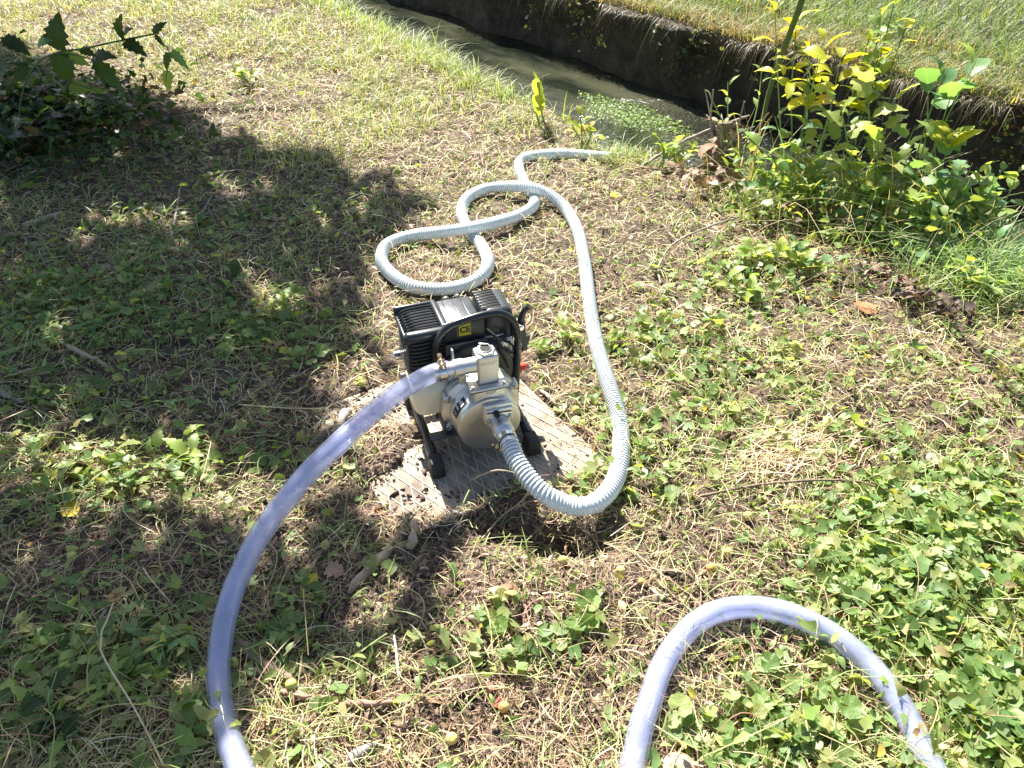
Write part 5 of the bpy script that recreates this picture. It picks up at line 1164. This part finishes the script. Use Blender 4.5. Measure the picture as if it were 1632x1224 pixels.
# undergrowth in the thicket
sc = Scatter(); n = 1500; bx = rng.uniform(1170, 1560, n); by = 305 + (bx - 1170) * .24 + rng.normal(0, 26, n); x, y = G0(bx, by); z0 = H(x, y); hh = rng.uniform(.0, .22, n) * rng.uniform(.3, 1, n) * (.5 + vnoise(bx / 40, by / 40, 5))
x = x + rng.normal(0, .03, n); P = np.stack([x, y, np.maximum(z0, -.3) + hh], 1)
k = rng.random(n) < .5
leaves(sc, 'nettle', P[k], rng.uniform(.02, .05, k.sum()), pick(BR + BG, k.sum(), .25), .7); leaves(sc, 'ovate', P[~k], rng.uniform(.015, .04, (~k).sum()), pick(BR + BG[:1], (~k).sum(), .25), .7)
n = 420; bx = rng.uniform(1180, 1600, n); by = 310 + (bx - 1170) * .22 + rng.normal(0, 30, n); x, y = G0(bx, by)
blades(sc, np.stack([x, y, H(x, y)], 1), rng.uniform(.08, .30, n), rng.uniform(.0015, .003, n), pick(GC + ST[:2], n, .2), lean=2.0, nseg=5)
n = 90; bx = rng.uniform(1160, 1500, n); by = 300 + (bx - 1170) * .22 + rng.normal(0, 22, n); x, y = G0(bx, by)
blades(sc, np.stack([x, y, H(x, y)], 1), rng.uniform(.14, .36, n), rng.uniform(.003, .005, n), pick([(.42, .36, .25), (.30, .24, .16), (.30, .38, .14)], n, .2), lean=.7, nseg=5)
sc.build('undergrowth', M['leaf_mass'], 'tangle of small leaves and stems filling the bank thicket', 'undergrowth')
# weeds in the upper left corner, shade worked into their greens
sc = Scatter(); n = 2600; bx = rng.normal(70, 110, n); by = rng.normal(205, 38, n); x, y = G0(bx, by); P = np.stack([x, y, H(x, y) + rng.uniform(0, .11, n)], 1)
leaves(sc, 'nettle', P, rng.uniform(.02, .05, n), pick(DK_SHADE + [(.10, .16, .06), (.12, .08, .05)], n, .3), .7)
sc.build('shaded_weeds', M['leaf_mass'], 'low weeds with shade worked into their colour, massed at upper left', 'weeds')
# far bank: green turf, dry grass along the lip hanging down
sc = Scatter(); n = 34000; s_ = rng.uniform(-2.6, 3.0, n); nn_ = -.03 + rng.exponential(.62, n); k = nn_ < 3.4; s_, nn_ = s_[k], nn_[k]; n = len(s_)
x = W0[0] + CD[0] * s_ + CN[0] * nn_; y = W0[1] + CD[1] * s_ + CN[1] * nn_; z = bank_top(s_, np.maximum(nn_, .01))
dry = np.clip(.75 - nn_ * 1.6 + .9 * (fbm(s_ * 2.2, nn_ * 2.2, 91) - .5), 0, 1); bare = np.clip((nn_ - 1.5) / .5, 0, 1) * np.clip((s_ - .2) / .6, 0, 1) * .8
k = rng.random(n) > bare; 
cg = pick([(.15, .22, .07), (.19, .27, .09), (.12, .18, .06), (.24, .30, .11)], n, .2); cd = pick([(.34, .28, .17), (.42, .36, .23), (.28, .22, .14), (.22, .22, .10)], n, .2)
cc = np.where((rng.random(n) < dry)[:, None], cd, cg)
blades(sc, np.stack([x, y, z - .004], 1)[k], (rng.uniform(.03, .11, n) * (1 + .5 * (nn_ > .3)))[k], rng.uniform(.003, .006, n)[k], cc[k], lean=1.5, nseg=3)
n = 7000; s_ = rng.uniform(-2.6, 3.0, n); nn_ = rng.normal(.02, .05, n); dens_ = fbm(s_ * 5, s_ * 0, 93); k = rng.random(n) < np.clip((dens_ - .38) * 5, .04, 1); s_, nn_ = s_[k], nn_[k]; n = len(s_)
x = W0[0] + CD[0] * s_ + CN[0] * nn_; y = W0[1] + CD[1] * s_ + CN[1] * nn_; z = bank_top(s_, np.maximum(nn_, 0)) - .01
# hanging blades fall toward the water
pts = np.zeros((n, 10, 3)); L_ = rng.gamma(2.2, .046, n); yaw = rng.normal(0, 1.0, n); W_ = rng.uniform(.0015, .0032, n)
ox = -(CN[0] * np.cos(yaw) - CN[1] * np.sin(yaw)); oy = -(CN[0] * np.sin(yaw) + CN[1] * np.cos(yaw)); droop = rng.uniform(.1, 1.3, n)
for i in range(5):
    f = i / 4; hz = L_ * .55 * f; zz = L_ * (.35 * f - droop * f * f); wd = W_ * (1 - f ** 2) * .5 + .0002
    pts[:, 2 * i] = np.stack([x + ox * hz - CD[0] * wd, y + oy * hz - CD[1] * wd, z + zz], 1); pts[:, 2 * i + 1] = np.stack([x + ox * hz + CD[0] * wd, y + oy * hz + CD[1] * wd, z + zz], 1)
sc.add(pts, np.array([(2 * i, 2 * i + 1, 2 * i + 3, 2 * i + 2) for i in range(4)]), pick([(.30, .24, .16), (.40, .34, .23), (.20, .15, .10), (.20, .24, .09), (.12, .10, .06), (.10, .08, .05)], n, .25))
n = 3200; s_ = rng.uniform(-2.6, 3., n); cl_ = fbm(s_ * 3, s_ * 0 + 5, 95, 2); zz = rng.uniform(-.26, .02, n); k = rng.random(n) < np.clip((cl_ - .45) * 5, .03, 1); s_, zz = s_[k], zz[k]; n = len(s_)
nn_ = rng.uniform(-.09, -.01, n); x = W0[0] + CD[0] * s_ + CN[0] * nn_; y = W0[1] + CD[1] * s_ + CN[1] * nn_
leaves(sc, 'ivy', np.stack([x, y, zz], 1), rng.uniform(.012, .03, n), pick([(.09, .13, .04), (.13, .17, .06), (.10, .08, .05)], n, .3), .9)
sc.build('far_bank_grass', M['blade'], 'green turf with dry straw overhanging the far canal wall', 'grass')
# floating water weed
sc = Scatter(); n = 2300; a = rng.uniform(0, 6.3, n); r = np.sqrt(rng.random(n)) * 1.15; wx, wy = G0(1000, 182, WATER); u_ = r * np.cos(a) * .34 * (1 + .25 * np.sin(3 * a)); v_ = r * np.sin(a) * .15
x = wx + CD[0] * u_ + CN[0] * v_; y = wy + CD[1] * u_ + CN[1] * v_
k = rng.random(n) < np.clip(1.35 - r, .2, 1)
leaves(sc, 'nettle', np.stack([x, y, WATER + rng.uniform(-.004, .005, n)], 1)[k], rng.uniform(.010, .024, n)[k], pick([(.16, .27, .06), (.22, .34, .08), (.12, .20, .05), (.18, .24, .07)], n, .2)[k], .22)
sc.build('water_weed', M['leaf_mass'], 'green mat of water weed floating near the bank above the hose end', 'water weed')
